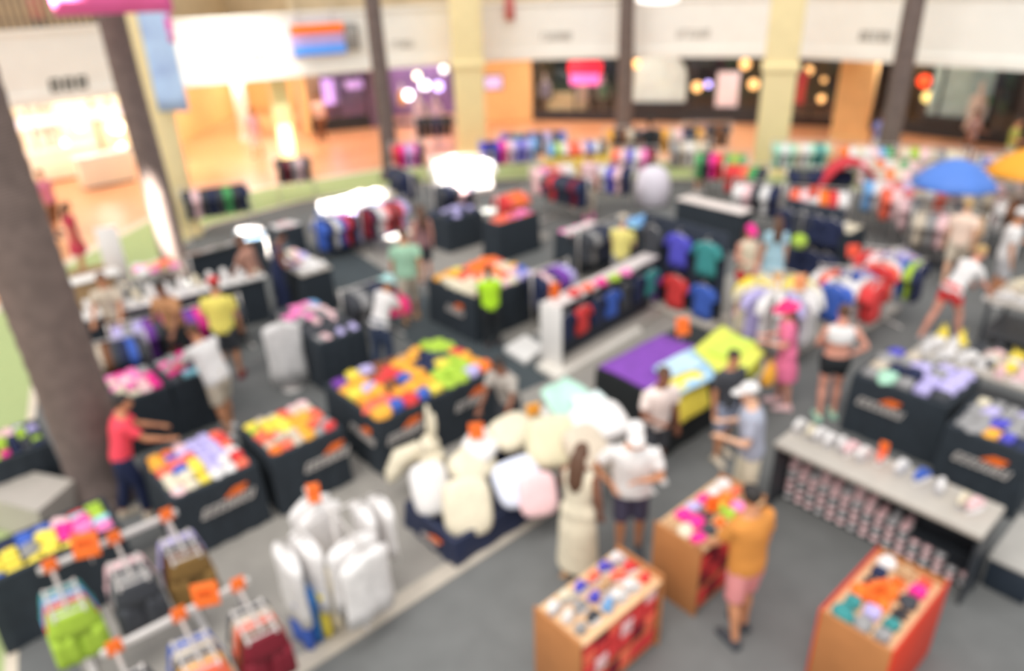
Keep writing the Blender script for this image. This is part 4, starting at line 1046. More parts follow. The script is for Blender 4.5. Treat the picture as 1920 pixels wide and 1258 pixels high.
# low white platforms in front of the gondola
def platform(corners, z, label, m=None):
    cs = [G(x, y, z) for x, y in corners]; c = sum(cs, Vector())/4; m_ = MB().prism([(p.x-c.x, p.y-c.y) for p in cs], .026, z)
    t = thing('display_platform', label, 'platform', (c.x, c.y, 0)); part('deck', m_, m or M_WHITE, t)
    m2 = MB().prism([((p.x-c.x)*.93, (p.y-c.y)*.93) for p in cs], .018, .03); part('toe_kick', m2, M_DARKM, t); return t
platform([(1005, 685), (1045, 710), (1205, 618), (1180, 598)], .1, 'long low white platform along the front of the centre gondola', mat('warm_white_deck', (226, 220, 210), .5, .03, 4))
platform([(945, 652), (985, 678), (1022, 650), (985, 627)], .1, 'small low white platform left of the centre gondola')
sign(1040, 545, 1.35, .16, .26, rad(10), 0, 'orange price card at the near end of the centre gondola', .2)
for i, (x, y, c) in enumerate([(1075, 520, 'red'), (1100, 510, 'coral'), (1125, 500, 'magenta'), (1150, 492, 'lime'), (1172, 482, 'pink')]):
    goods('cap', c, G(x, y+32, 1.17), A1, .26, .28, .3, f'{c} cap, {ordn(i, 5)} along the top of the centre gondola', 'caps along the centre gondola')
# back-face shirts seen at its left
straight_rack(G(995, 615), GA, .9, 1.15, ['navy', 'blush', 'navy', 'purple', 'purple', 'lavender'], 'short rack of navy and purple shirts left of the centre gondola', 'the short navy and purple rack')
g2a, g2b = G(1205, 560), G(1345, 612); g2 = (g2a+g2b)/2; d2 = g2b-g2a
gondola(g2, math.atan2(d2.y, d2.x), d2.length*1.05, 1.75, [(1.66, ['charcoal', 'indigo', 'teal']), (.86, ['purple', 'red', 'blue'])], 'tall dark gondola of indigo and teal shirts right of centre', 'tall indigo gondola', None, None, .92)
# round rack of yellow and white shirts
def round_rack(px, z, r, cols, label, where, sc=1.0, long=1.3):
    c = G(px[0], px[1], 0); o_ = OFF.get(label, (0, 0)); c = c+Vector((*o_, 0)); foot('rack', label, c.x, c.y, GA, r+.22, r+.22); t = thing('round_rack', label, 'clothes rack', (c.x, c.y, 0))
    part('ring', MB().loft([((r*math.cos(a), r*math.sin(a), z), .014, .014) for a in [2*math.pi*i/24 for i in range(25)]], 6, False, (0, 0, 1)), M_CHROME, t)
    part('post', MB().tube([(0, 0, .03), (0, 0, z+.02)], .025), M_CHROME, t)
    b = MB()
    for a in range(4): b.tube([(0, 0, z), (r*math.cos(a*math.pi/2), r*math.sin(a*math.pi/2), z)], .01, 6); 
    part('spokes', b, M_CHROME, t)
    b = MB()
    for a in range(4): b.tube([(0, 0, .08), (r*math.cos(a*math.pi/2+.7), r*math.sin(a*math.pi/2+.7), .03)], .02)
    part('base', b, M_CHROME, t)
    n = len(cols)
    for i, cc in enumerate(cols):
        a = -math.pi/2-math.pi*.95+2*math.pi*i/n
        hang_shirt((c.x+r*math.cos(a), c.y+r*math.sin(a), z+.02), a, cc, f'{cc} shirt, {ordn(i, n, "first", "last")} on {where}' if i not in (0, n-1) else f'{cc} shirt at the {"rear left" if i == 0 else "rear"} of {where}', 'shirts on '+where, sc, False, long, 1.1)
    return t
round_rack((1468, 652), 1.36, .40, ['cream', 'yellow', 'yellow', 'cream', 'lavender', 'white', 'white', 'lavender', 'white', 'white', 'cream', 'yellow', 'yellow', 'gold'], 'round rack of yellow and white shirts behind the person in pink', 'the yellow and white round rack')
sign(1500, 530, 1.5, .2, .26, rad(5), rad(-10), 'orange price card over the yellow and white round rack', .4, mat('amber_card', (255, 176, 120), .5, .03, 4))
platform([(1545, 600), (1610, 625), (1690, 575), (1640, 555)], .1, 'low pale platform right of the yellow and white round rack', M_GREYLAM)
four_way((1600, 500), 1.35, [(3, ['red', 'red', 'white'], .95, .95), (2, ['blue', 'blue', 'white', 'white'], .95, .95), (1, ['white', 'coral'], .9, .9), (0, ['blue', 'red', 'blue'], .95, .95)], 'four way rack of blue, white and red shirts in the right aisle', 'blue and red rack')
four_way((1655, 480), 1.4, [(3, ['navy', 'lime', 'blue'], .95, .95), (2, ['red', 'coral', 'white'], .95, .95), (0, ['indigo', 'red', 'lavender'], .95, .95), (1, ['red', 'blush'], .9, .9)], 'four way rack of navy, red and indigo shirts behind the blue and red one', 'navy and indigo rack')
sign(1600, 470, 1.65, .2, .2, rad(0), rad(-15), 'red orange price card on the blue and red four way rack', .2, mat('red_card', (240, 84, 60), .5, .03, 4))

# dark rack with mint top, lime ball
ga, gb = G(1455, 510), G(1560, 540); gm = (ga+gb)/2; gd = gb-ga
gondola(gm, math.atan2(gd.y, gd.x), gd.length, 1.6, [(1.5, ['navy', 'charcoal', 'navy', 'navy']), (.8, ['charcoal', 'navy', 'navy', 'navy'])], 'tall dark gondola of navy shirts left of the red canopy', 'the tall navy gondola', None, None, .85)
t = thing('ball', 'lime green ball hanging in front of the tall navy gondola', 'ball', gm+Vector((gd.y, -gd.x, 0)).normalized()*.55+gd*.06+Vector((0, 0, .98))); part('skin', MB().ell((0, 0, 0), .15, .15, .15, 20, 14), 'lime', t); part('cord', MB().tube([(0, 0, .14), (0, 0, .62), (-.35*(gd.y/gd.length), .35*(gd.x/gd.length), .64)], .006, 5), M_STEEL, t); part('seam', MB().loft([((.151*math.cos(a), .151*math.sin(a), 0), .004, .004) for a in [2*math.pi*i/24 for i in range(25)]], 5, False, (0, 0, 1)), 'white', t)
t = sign(1497, 440, 1.75, .18, .22, 0, 0, 'red orange card above the lime ball', .12, mat('red_card')); t.location = gm+Vector((0, 0, 1.82))-gd*.06

# ------------------------------------------------------------------ left side: white shoe counter and tables
TL = Top.sized((118, 590), 3.3, .42, .95, math.atan2(1.73, 2.55))
t = thing('shoe_counter', 'long white shoe counter on the left lined with white sneakers', 'display counter', TL.mid(), TL.ang)
X, Y = TL.Lu/2, TL.Lv/2
part('countertop', MB().box(-X, X, -Y, Y, .89, .95, .012), M_WHITE, t); part('front_panel', MB().box(-X+.03, X-.03, -Y+.05, -Y+.09, .05, .89), M_CLOTH, t)
for x in (-X+.1, 0, X-.1): part('leg', MB().box(x-.03, x+.03, -Y+.1, Y-.05, 0, .89), M_STEEL, t)
for i in range(13):
    goods('sneaker', 'white' if i % 4 else 'cream', TL.at(.14+i*.25, .2, 0), TL.ang-1.3, .3, .3, .4, f'{"white" if i % 4 else "cream"} sneaker, {ordn(i, 13)} along the long white counter', 'sneakers along the long white counter')
def plain_table(T, label, topm, cloth=None):
    foot('bin', label, T.mid()[0], T.mid()[1], T.ang, T.Lu/2, T.Lv/2)
    t = thing('table', label, 'table', T.mid(), T.ang); X, Y = T.Lu/2, T.Lv/2
    part('tabletop', MB().box(-X, X, -Y, Y, T.z-.04, T.z, .012), topm, t)
    for x in (-1, 1):
        for y in (-1, 1): a, b = x*(X-.06), y*(Y-.06); part('leg', MB().tube([(a, b, 0), (a, b, T.z-.04)], .022), M_STEEL, t)
    if cloth: part('cloth_skirt', cover_mesh(T.Lu-.03, T.Lv-.03, T.z-.06, .02, 0, .02), cloth, t)
    return t
TW = Top((108, 540), (215, 500), .9); plain_table(TW, 'white table left of the standing white board', M_WHITE)
p = G(235, 560); t = thing('standing_board', 'blank white standing board behind the long white counter', 'board', (p.x, p.y, 0), rad(20))
part('panel', MB().box(-.2, .2, -.02, .02, .35, 1.55, .01), M_WHITE, t)
for s in (-1, 1): part('leg', MB().tube([(s*.15, 0, .4), (s*.17, -.2, 0)], .015).tube([(s*.15, 0, .4), (s*.17, .2, 0)], .015), M_STEEL, t)
p = G(195, 575); t = thing('storage_box', 'tan cardboard box behind the long white counter', 'box', (p.x, p.y, 0), rad(30))
part('carton', MB().box(-.42, .42, -.3, .3, 0, .62, .01), mat('cardboard', (176, 142, 106), .8, .06, 5), t)
for s in (-1, 1): part('flap', MB().box(-.42, .42, s*.3-.005, s*.3+.005, .6, .78), mat('cardboard'), t)
TWS = Top((498, 480), (622, 500), .9); plain_table(TWS, 'table of white folded shirts left of the dark aisle', M_GREYLAM, M_CLOTH)
pile(TWS, hints('520,475,white 560,470,blush 600,490,white 590,500,white 540,500,white 560,485,lavender 510,490,cream'), 4, 4, ['folded shirt', 'garment'], 'the white shirt table', 'garments on the white shirt table', 0, .5)
TSR = Top((345, 480), (500, 440), .9); plain_table(TSR, 'table of pale and blue garments right of the second palm', M_GREYLAM, M_CLOTH)
pile(TSR, hints('395,470,white 420,480,navy 440,470,white 460,465,sky 400,490,tan 375,440,charcoal 420,430,navy 430,440,green 470,480,white 450,490,cream 380,500,blush 360,480,tan'), 6, 6, ['garment', 'folded shirt', 'garment'], 'table beside second palm', 'garments on the table beside the second palm', 0, .6)
TPK = Top((240, 505), (345, 500), .85); plain_table(TPK, 'table of pink garments before the second palm', M_GREYLAM)
pile(TPK, hints('300,510,coral 320,500,pink 280,480,cream 290,470,lime 300,460,orange 260,500,white 330,510,tan'), 4, 4, ['garment'], 'pink table by second palm', 'garments on the table before the second palm', 0, .7)
# bins / racks between white counter and the middle
TX = Top((505, 585), (684, 614), .86); sale_bin(TX, 'dark cloth bin of grey and pink garments left of the green shirt person')
pile(TX, hints('540,570,grey 560,590,pink 580,560,sky 600,580,blush 620,600,charcoal 560,610,navy 590,620,charcoal 650,600,lavender 610,570,mint 570,600,grey 640,570,charcoal 530,600,charcoal'), 6, 6, ['garment', 'folded shirt', 'garment'], 'the grey and pink bin', 'garments in the grey and pink bin', -.06, .6)
pw = G(528, 625, 1.0)
hang_shirt((pw.x, pw.y, 1.3), GA-.3, 'white', 'long white shirt hanging at the front left of the grey and pink bin', 'shirts on stands at left', 1.15, True, 1.25, 1.0, False)
t = thing('display_stand', 'slim stand carrying the long white shirt at left', 'display stand', (pw.x, pw.y+.03, 0)); part('post', MB().tube([(0, 0, 0), (0, 0, 1.3), (0, -.03, 1.31)], .014), M_STEEL, t); part('base', MB().loft([((0, 0, 0), .16, .16), ((0, 0, .02), .16, .16)], 16), M_STEEL, t)
straight_rack(G(215, 735), rad(30), 1.3, .95, ['charcoal', 'navy', 'brown', 'tan', 'beige', 'brown', 'charcoal', 'navy', 'blue', 'charcoal'], 'rack of brown and navy shirts right of the thick palm', 'the brown and navy rack at left')
straight_rack(G(300, 685), rad(32), 1.0, .95, ['lavender', 'grey', 'lavender', 'purple', 'charcoal', 'magenta'], 'rack of mauve shirts under the long white counter', 'the mauve rack at left')
straight_rack(G(398, 668), rad(35), 1.0, .95, ['purple', 'magenta', 'navy', 'charcoal', 'teal', 'charcoal'], 'rack of purple and teal shirts beside the person in yellow', 'the purple rack beside the person in yellow')
straight_rack(G(640, 660), GA, 1.0, 1.1, ['charcoal', 'grey', 'charcoal', 'navy', 'charcoal'], 'rack of charcoal shirts beside the person with the pink bag', 'the charcoal rack by the pink bag')
# behind the thick palm at the left edge
TLE = Top((-70, 830), (95, 830), .8); sale_bin(TLE, 'dark cloth bin of pink and green garments behind the thick palm')
pile(TLE, hints('5,850,magenta 15,800,blush 40,770,lavender 50,800,lime 65,790,indigo 30,830,navy 20,760,pink 70,770,indigo 10,880,lime 45,850,charcoal'), 6, 5, ['garment', 'folded shirt'], 'bin behind the thick palm', 'garments in the bin behind the thick palm', -.06, .7)
platform([(-40, 930), (70, 960), (140, 900), (40, 880)], .5, 'grey low plinth left of the thick palm foot', M_GREYLAM)

# ------------------------------------------------------------------ rear field: tables, bins and racks
def rear_bin(L, R, z, hs, cols, rows, label, where, kinds=('garment', 'folded shirt', 'garment'), m=None, ang=GA, zs=.6):
    T = Top(L, R, z, ang); sale_bin(T, label, [], m); pile(T, hints(hs), cols, rows, list(kinds), where, 'garments on '+where, -.06, zs); return T
rear_bin((590, 395), (750, 370), .9, '600,390,white 650,380,white 700,365,white 740,360,cream 620,400,white 680,385,white 720,375,white', 9, 4, 'sunlit bin of white folded shirts at rear left of the middle palm', 'the sunlit white bin', ('folded shirt', 'garment'), mat('blue_grey_cloth', (84, 104, 148), .8, .1, 5), GA, 2.2)
straight_rack(G(640, 468), GA, 1.5, 1.0, ['blue', 'navy', 'white', 'blue', 'red', 'navy', 'lavender', 'charcoal', 'navy'], 'rack of blue shirts below the sunlit white bin', 'the blue rack below the sunlit bin')
straight_rack(G(725, 470), GA, 1.2, 1.2, ['maroon', 'navy', 'white', 'blush', 'red', 'charcoal', 'red', 'lavender'], 'rack of red and navy shirts beside the person in mint', 'the red rack beside the person in mint')
p = G(868, 318, 1.4)
TS = thing('clothes_rack', 'sunlit rack of plain white shirts facing the camera at rear centre', 'clothes rack', (p.x, p.y, 0), rad(8))
part('rail', MB().tube([(-.75, 0, 1.75), (.75, 0, 1.75)], .016), M_CHROME, TS)
for s in (-.75, .75): part('post', MB().tube([(s, 0, .03), (s, 0, 1.78)], .018), M_CHROME, TS); part('foot', MB().tube([(s, -.3, .03), (s, .3, .03)], .022), M_CHROME, TS)
for i, x in enumerate((-.5, -.17, .17, .5)): hang_shirt((p.x+x, p.y-.06*(i % 2)-.03, 1.77), rad(8), 'white', f'sunlit white shirt, {ordn(i, 4)} on the rear centre rack', 'sunlit white shirts', 1.15, True, 1.0)
rear_bin((800, 400), (905, 395), .8, '820,385,charcoal 850,380,lavender 880,390,navy', 5, 4, 'dark bin below the sunlit white shirts', 'bin below the sunlit shirts')
straight_rack(G(770, 345), rad(15), 1.0, 1.3, ['red', 'magenta', 'lavender', 'pink', 'navy'], 'rack of red and pink shirts right of the middle palm', 'the red and pink rack by the middle palm')
straight_rack(G(760, 400), rad(-60), 1.2, 1.25, ['navy', 'charcoal', 'navy', 'charcoal', 'navy'], 'rack of navy shirts at the foot of the middle palm', 'the navy rack by the middle palm')
straight_rack(G(955, 345), rad(10), 1.8, 1.4, ['indigo', 'navy', 'indigo', 'magenta', 'blush', 'lavender', 'indigo', 'lavender', 'sky'], 'rack of indigo and lavender shirts at rear centre', 'the indigo rack at rear centre')
straight_rack(G(1080, 350), rad(5), 1.8, 1.4, ['sky', 'lime', 'white', 'coral', 'coral', 'blush', 'blue', 'white', 'charcoal'], 'rack of coral and white shirts at rear centre', 'the coral rack at rear centre')
straight_rack(G(1000, 320), rad(0), 2.2, 1.3, ['indigo', 'navy', 'teal', 'navy', 'blue', 'navy', 'lavender', 'charcoal', 'blue'], 'rack of navy and teal shirts behind the indigo rack', 'the navy and teal rear rack')
rear_bin((905, 412), (1010, 398), .9, '920,400,coral 945,405,coral 970,385,pink 990,390,pink 960,370,blush 940,375,cream 1000,400,coral 910,390,grey', 6, 5, 'bin of coral and pink garments at rear centre', 'rear coral and pink bin')
straight_rack(G(960, 440), GA, .9, 1.1, ['red', 'coral', 'orange', 'coral'], 'short rack of orange shirts below the coral bin', 'the short orange rack')
straight_rack(G(1060, 420), rad(-49), 1.4, 1.35, ['charcoal', 'red', 'navy', 'charcoal', 'navy', 'maroon', 'navy'], 'rack of dark shirts behind the white spread cloths', 'the dark rack at rear centre')
TQ = rear_bin((1040, 435), (1150, 425), .85, '1060,420,white 1090,410,white 1120,430,white 1100,440,blush 1140,430,tan 1070,440,pink', 5, 5, 'bin of white and blush garments above the centre gondola', 'the white and blush bin', ('folded shirt', 'garment'))
rear_bin((1152, 418), (1250, 410), .85, '1150,410,mint 1190,405,sky 1210,425,sky 1170,430,sky 1230,420,navy 1160,420,teal', 5, 5, 'bin of sky blue garments behind the tall indigo gondola', 'the sky blue bin')
straight_rack(G(1100, 500), GA, 1.2, 1.2, ['charcoal', 'grey', 'charcoal', 'navy', 'charcoal', 'grey', 'charcoal'], 'rack of charcoal shirts behind the centre gondola', 'the charcoal rack behind the centre gondola')
# yellow covered long table at the rear
cs = Top((1035, 275), (1175, 300), .95, rad(-12)); t = thing('table', 'long table under a yellow cover at rear centre', 'table', cs.mid(), cs.ang)
cs.Lv = max(cs.Lv, .7)
part('cloth_skirt', cover_mesh(cs.Lu, cs.Lv, .93, .03, 0, .02), mat('mustard_cloth', (226, 190, 70), .8, .08, 4), t)
for s in (-1, 1): part('leg', MB().tube([(s*(cs.Lu/2-.1), 0, 0), (s*(cs.Lu/2-.1), 0, .9)], .02), M_STEEL, t)
# round pale beanbag-like bag and its neighbours
p = G(1222, 385); t = thing('gear_bag', 'large round pale lavender bag standing at rear right of centre', 'bag', (p.x, p.y, 0))
part('body', MB().loft([((0, 0, 0), .3, .25), ((0, 0, .1), .42, .35), ((0, 0, .5), .48, .40), ((0, 0, .9), .4, .34), ((0, 0, 1.05), .2, .18), ((0, 0, 1.08), .08, .08)], 20), mat('pale_lavender', (232, 224, 234), .7, .05, 4), t)
part('handle', MB().tube([(-.12, 0, 1.05), (-.08, 0, 1.2), (.08, 0, 1.2), (.12, 0, 1.05)], .02), M_DARKM, t)
# slanted cream bench board
T = Top.sized((1268, 372), .45, 1.75, .95); t = plain_table(T, 'narrow cream topped table behind the tall indigo gondola', mat('cream_top', (238, 226, 220), .5, .04, 4), M_CLOTH)
for px, py, a, L, cols, lab, wh in [
    (1290, 330, 0, 1.2, ['grey', 'beige', 'white', 'cream', 'grey', 'charcoal'], 'rack of grey and cream shirts near the right yellow column', 'the grey rack by the right yellow column'),
    (1345, 355, -20, 1.4, ['green', 'charcoal', 'magenta', 'red', 'green', 'lime', 'green'], 'rack of green and magenta shirts left of the right yellow column', 'the green rack by the right yellow column'),
    (1390, 385, -30, 1.1, ['red', 'red', 'coral', 'green', 'charcoal'], 'rack of red and green shirts before the right yellow column', 'the red rack before the yellow column'),
    (1500, 335, -8, 1.6, ['mint', 'white', 'mint', 'cream', 'white', 'mint', 'teal', 'mint'], 'rack of mint and white shirts right of the yellow column', 'the mint rack by the yellow column'),
    (1525, 395, -10, 1.6, ['navy', 'charcoal', 'navy', 'navy', 'charcoal', 'navy', 'navy'], 'rack of black and navy shirts behind the red canopy', 'the navy rack behind the red canopy'),
    (1510, 440, -20, 1.3, ['coral', 'blush', 'white', 'orange', 'red', 'white'], 'rack of coral and white shirts before the red canopy', 'the coral rack before the red canopy'),
    (1625, 345, -15, 1.4, ['orange', 'white', 'cream', 'white', 'blush', 'sky', 'green'], 'rack of white shirts left of the right palm', 'the white rack by the right palm'),
    (1690, 400, -20, 1.6, ['beige', 'orange', 'cream', 'blush', 'grey', 'coral', 'beige', 'maroon'], 'rack of beige and orange shirts before the right palm', 'the beige rack before the right palm'),
    (1720, 350, -25, 1.6, ['cream', 'lime', 'blush', 'beige', 'grey', 'cream', 'beige'], 'rack of cream shirts left of the blue umbrella', 'the cream rack by the blue umbrella'),
    (1800, 420, -35, 1.7, ['grey', 'beige', 'blush', 'sky', 'grey', 'cream', 'blush', 'grey'], 'rack of grey and blush shirts below the blue umbrella', 'the grey rack below the blue umbrella'),
    (1735, 455, -30, 1.5, ['blush', 'grey', 'beige', 'coral', 'beige', 'grey', 'cream'], 'rack of blush and beige shirts right of the red canopy', 'the blush rack right of the canopy'),
    (1755, 500, -30, 1.3, ['beige', 'grey', 'blush', 'grey', 'beige', 'tan'], 'rack of beige and tan shirts beside the person in peach', 'the tan rack beside the person in peach'),
    (1880, 380, -40, 1.6, ['blue', 'sky', 'grey', 'cream', 'blush', 'charcoal', 'beige'], 'rack of sky and grey shirts under the orange umbrella', 'the sky rack under the orange umbrella'),
    (1260, 300, -5, 1.6, ['charcoal', 'gold', 'beige', 'blush', 'navy', 'charcoal', 'gold'], 'rack of dark and gold shirts behind the round pale bag', 'the dark and gold rack at rear'),
    (1320, 290, -8, 1.5, ['brown', 'charcoal', 'maroon', 'charcoal', 'brown', 'charcoal'], 'rack of brown shirts left of the right yellow column at rear', 'the brown rear rack'),
    (560, 360, 20, 1.0, ['charcoal', 'maroon', 'grey', 'blush', 'charcoal'], 'rack of charcoal and maroon shirts left of the middle palm', 'the charcoal rack left of the middle palm'),
    (420, 425, 25, 1.6, ['charcoal', 'blush', 'charcoal', 'navy', 'charcoal', 'green', 'charcoal', 'navy'], 'rack of charcoal shirts right of the second palm', 'the charcoal rack by the second palm'),
    (1185, 345, -10, 1.3, ['coral', 'blush', 'indigo', 'white', 'pink', 'maroon'], 'rack of coral and indigo shirts left of the round pale bag', 'the coral rack by the round bag'),
    (1135, 385, -25, 1.3, ['navy', 'lavender', 'white', 'indigo', 'blush', 'navy'], 'rack of lavender and navy shirts before the coral and indigo ones', 'the lavender and navy rack'),
    (822, 268, 5, 1.4, ['charcoal', 'black', 'charcoal', 'navy', 'charcoal', 'black'], 'rack of black shirts before the violet shop', 'the black rack before the violet shop'),
    (1040, 385, 20, 1.2, ['blush', 'pink', 'coral', 'blush', 'white'], 'rack of blush shirts right of the coral bin at rear', 'the blush rack at rear'),
    (880, 425, 41, 1.3, ['charcoal', 'navy', 'charcoal', 'blush', 'navy', 'grey'], 'rack of charcoal and navy shirts before the sunlit white shirts', 'the charcoal rack at rear centre'),
    (1180, 300, -3, 1.4, ['gold', 'charcoal', 'brown', 'beige', 'charcoal', 'blush'], 'rack of brown and gold shirts behind the coral and indigo ones', 'the brown and gold rack'),
    (1420, 430, -30, 1.1, ['white', 'blush', 'charcoal', 'white', 'navy'], 'rack of white and charcoal shirts right of the narrow cream table', 'the white and charcoal rack'),
    (1660, 375, -20, 1.4, ['blush', 'beige', 'orange', 'white', 'cream', 'green', 'blush'], 'rack of blush and cream shirts behind the beige ones', 'the blush and cream rack'),
    (1765, 385, -30, 1.5, ['beige', 'cream', 'grey', 'blush', 'lavender', 'beige', 'cream'], 'rack of beige and cream shirts at the foot of the blue umbrella', 'the beige and cream rack'),
    (1845, 365, -35, 1.4, ['grey', 'blush', 'beige', 'red', 'grey', 'cream'], 'rack of grey and red shirts right of the blue umbrella', 'the grey and red rack'),
    (1690, 440, -25, 1.4, ['coral', 'blush', 'red', 'beige', 'white', 'coral'], 'rack of coral and red shirts behind the navy and indigo rack', 'the coral and red rack'),
    (1850, 450, -40, 1.5, ['beige', 'grey', 'cream', 'blush', 'beige', 'grey', 'white'], 'rack of pale shirts behind the man in white tee', 'the pale rack at right'),
    (1650, 435, -20, 1.1, ['sky', 'white', 'blush', 'red', 'lavender'], 'rack of sky and white shirts right of the red canopy', 'the sky and white rack'),
    (1900, 470, -45, 1.2, ['white', 'brown', 'grey', 'beige', 'charcoal'], 'rack of white and brown shirts at the right edge', 'the white and brown rack'),
]:
    straight_rack(G(px, py+18), rad(a), L, 1.35, cols, lab, wh)
# sunlit white things
rear_bin((438, 432), (500, 430), .95, '450,430,white 480,430,white', 3, 3, 'sunlit small bin of white shirts right of the second palm', 'the sunlit small bin', ('folded shirt',), M_CLOTH)
rear_bin((500, 425), (568, 420), .9, '520,415,white 545,418,white 530,425,blush', 4, 3, 'small bin of white and blush garments left of the dark aisle at rear', 'the small white rear bin')
# umbrellas and red canopy
def umbrella(px, py, z, r, m, label, h=.5):
    p = G(px, py, z); t = thing('umbrella', label, 'umbrella', (p.x, p.y, 0)); m_ = MB(); secs = []
    N = 8
    for j in range(7):
        q = j/6; rr = r*(1-q)+.02; zz = z+h*(1-(1-q)**1.8)
        secs.append([(rr*math.cos(a)*(1-.05*(1-q)*(math.cos(N*a)*-.5+.5)), rr*math.sin(a)*(1-.05*(1-q)*(math.cos(N*a)*-.5+.5)), zz) for a in [2*math.pi*i/48 for i in range(48)]])
    inner = [[(x*.985, y*.985, zz-.015) for x, y, zz in s_] for s_ in secs]
    m_.sections(inner[::-1]+secs, True, False); part('canopy', m_, m, t)
    part('pole', MB().tube([(0, 0, .05), (0, 0, z+h+.05)], .02), M_STEEL, t); part('base', MB().loft([((0, 0, 0), .25, .25), ((0, 0, .06), .22, .22), ((0, 0, .1), .05, .05)], 16), M_DARKM, t)
    for k in range(N):
        a = k*math.pi*2/N; part('rib', MB().tube([(0, 0, z+h-.05), (r*.5*math.cos(a), r*.5*math.sin(a), z+h*.65), (r*.97*math.cos(a), r*.97*math.sin(a), z-.01)], .007, 5), M_STEEL, t)
    return t
umbrella(1788, 345, 1.75, .78, mat('umbrella_blue', (84, 130, 214), .6, .05, 3), 'blue umbrella standing before the right storefront')
umbrella(1925, 325, 1.8, .75, mat('umbrella_orange', (246, 166, 40), .6, .05, 3), 'orange umbrella at the right edge')
p = G(1575, 420); t = thing('arched_canopy', 'red arched canopy over white goods in the right rear stalls', 'canopy', (p.x, p.y, 0), rad(-10))
m = MB(); secs = []
for i in range(13):
    a = math.pi*i/12; secs.append([(.72*math.cos(a), -.35, .55+1.05*math.sin(a)), (.72*math.cos(a), .35, .55+1.05*math.sin(a)), (.66*math.cos(a), .35, .55+.98*math.sin(a)), (.66*math.cos(a), -.35, .55+.98*math.sin(a))])
part('arch_cloth', m.sections(secs), mat('canopy_red', (206, 48, 62), .7, .12, 3), t)
for s in (-1, 1):
    for y in (-.32, .32): part('leg', MB().tube([(s*.69, y, 0), (s*.69, y, .56)], .018), M_STEEL, t)
rear_bin((1555, 430), (1625, 425), .7, '1570,410,white 1600,405,cream 1590,420,beige', 4, 3, 'dark bin of white garments under the red canopy', 'the bin under the red canopy')

# ================================================================== PEOPLE
def remesh(mb, name, vox, smooth=4):
    me = mb.mesh(name+'_raw'); o = bpy.data.objects.new('tmp', me); S.collection.objects.link(o)
    r = o.modifiers.new('r', 'REMESH'); r.mode = 'VOXEL'; r.voxel_size = vox
    s = o.modifiers.new('s', 'SMOOTH'); s.iterations = smooth; s.factor = .5
    dg = bpy.context.evaluated_depsgraph_get(); dg.update()
    out = bpy.data.meshes.new_from_object(o.evaluated_get(dg)); out.name = name
    bpy.data.objects.remove(o); bpy.data.meshes.remove(me)
    out.polygons.foreach_set('use_smooth', [True]*len(out.polygons)); out.materials.clear(); return out
ARMS = {'down': ((.16, .02, -1), (.05, .22, -1)), 'reach': ((.10, .62, -.78), (-.05, .9, -.42)), 'reachlow': ((.12, .45, -.9), (.0, .75, -.7)), 'bent': ((.22, .12, -1), (-.35, .9, .05)),
        'phone': ((.18, .30, -.95), (-.42, .62, .62)), 'hip': ((.62, -.12, -.8), (-.62, .25, -.65)), 'fold': ((.25, .25, -.9), (-.9, .45, .15)), 'swing': ((.14, -.4, -.95), (.05, .05, -1)), 'swingf': ((.12, .4, -.95), (.02, .55, -.85)), 'up': ((.45, .55, .25), (-.3, .5, .8))}
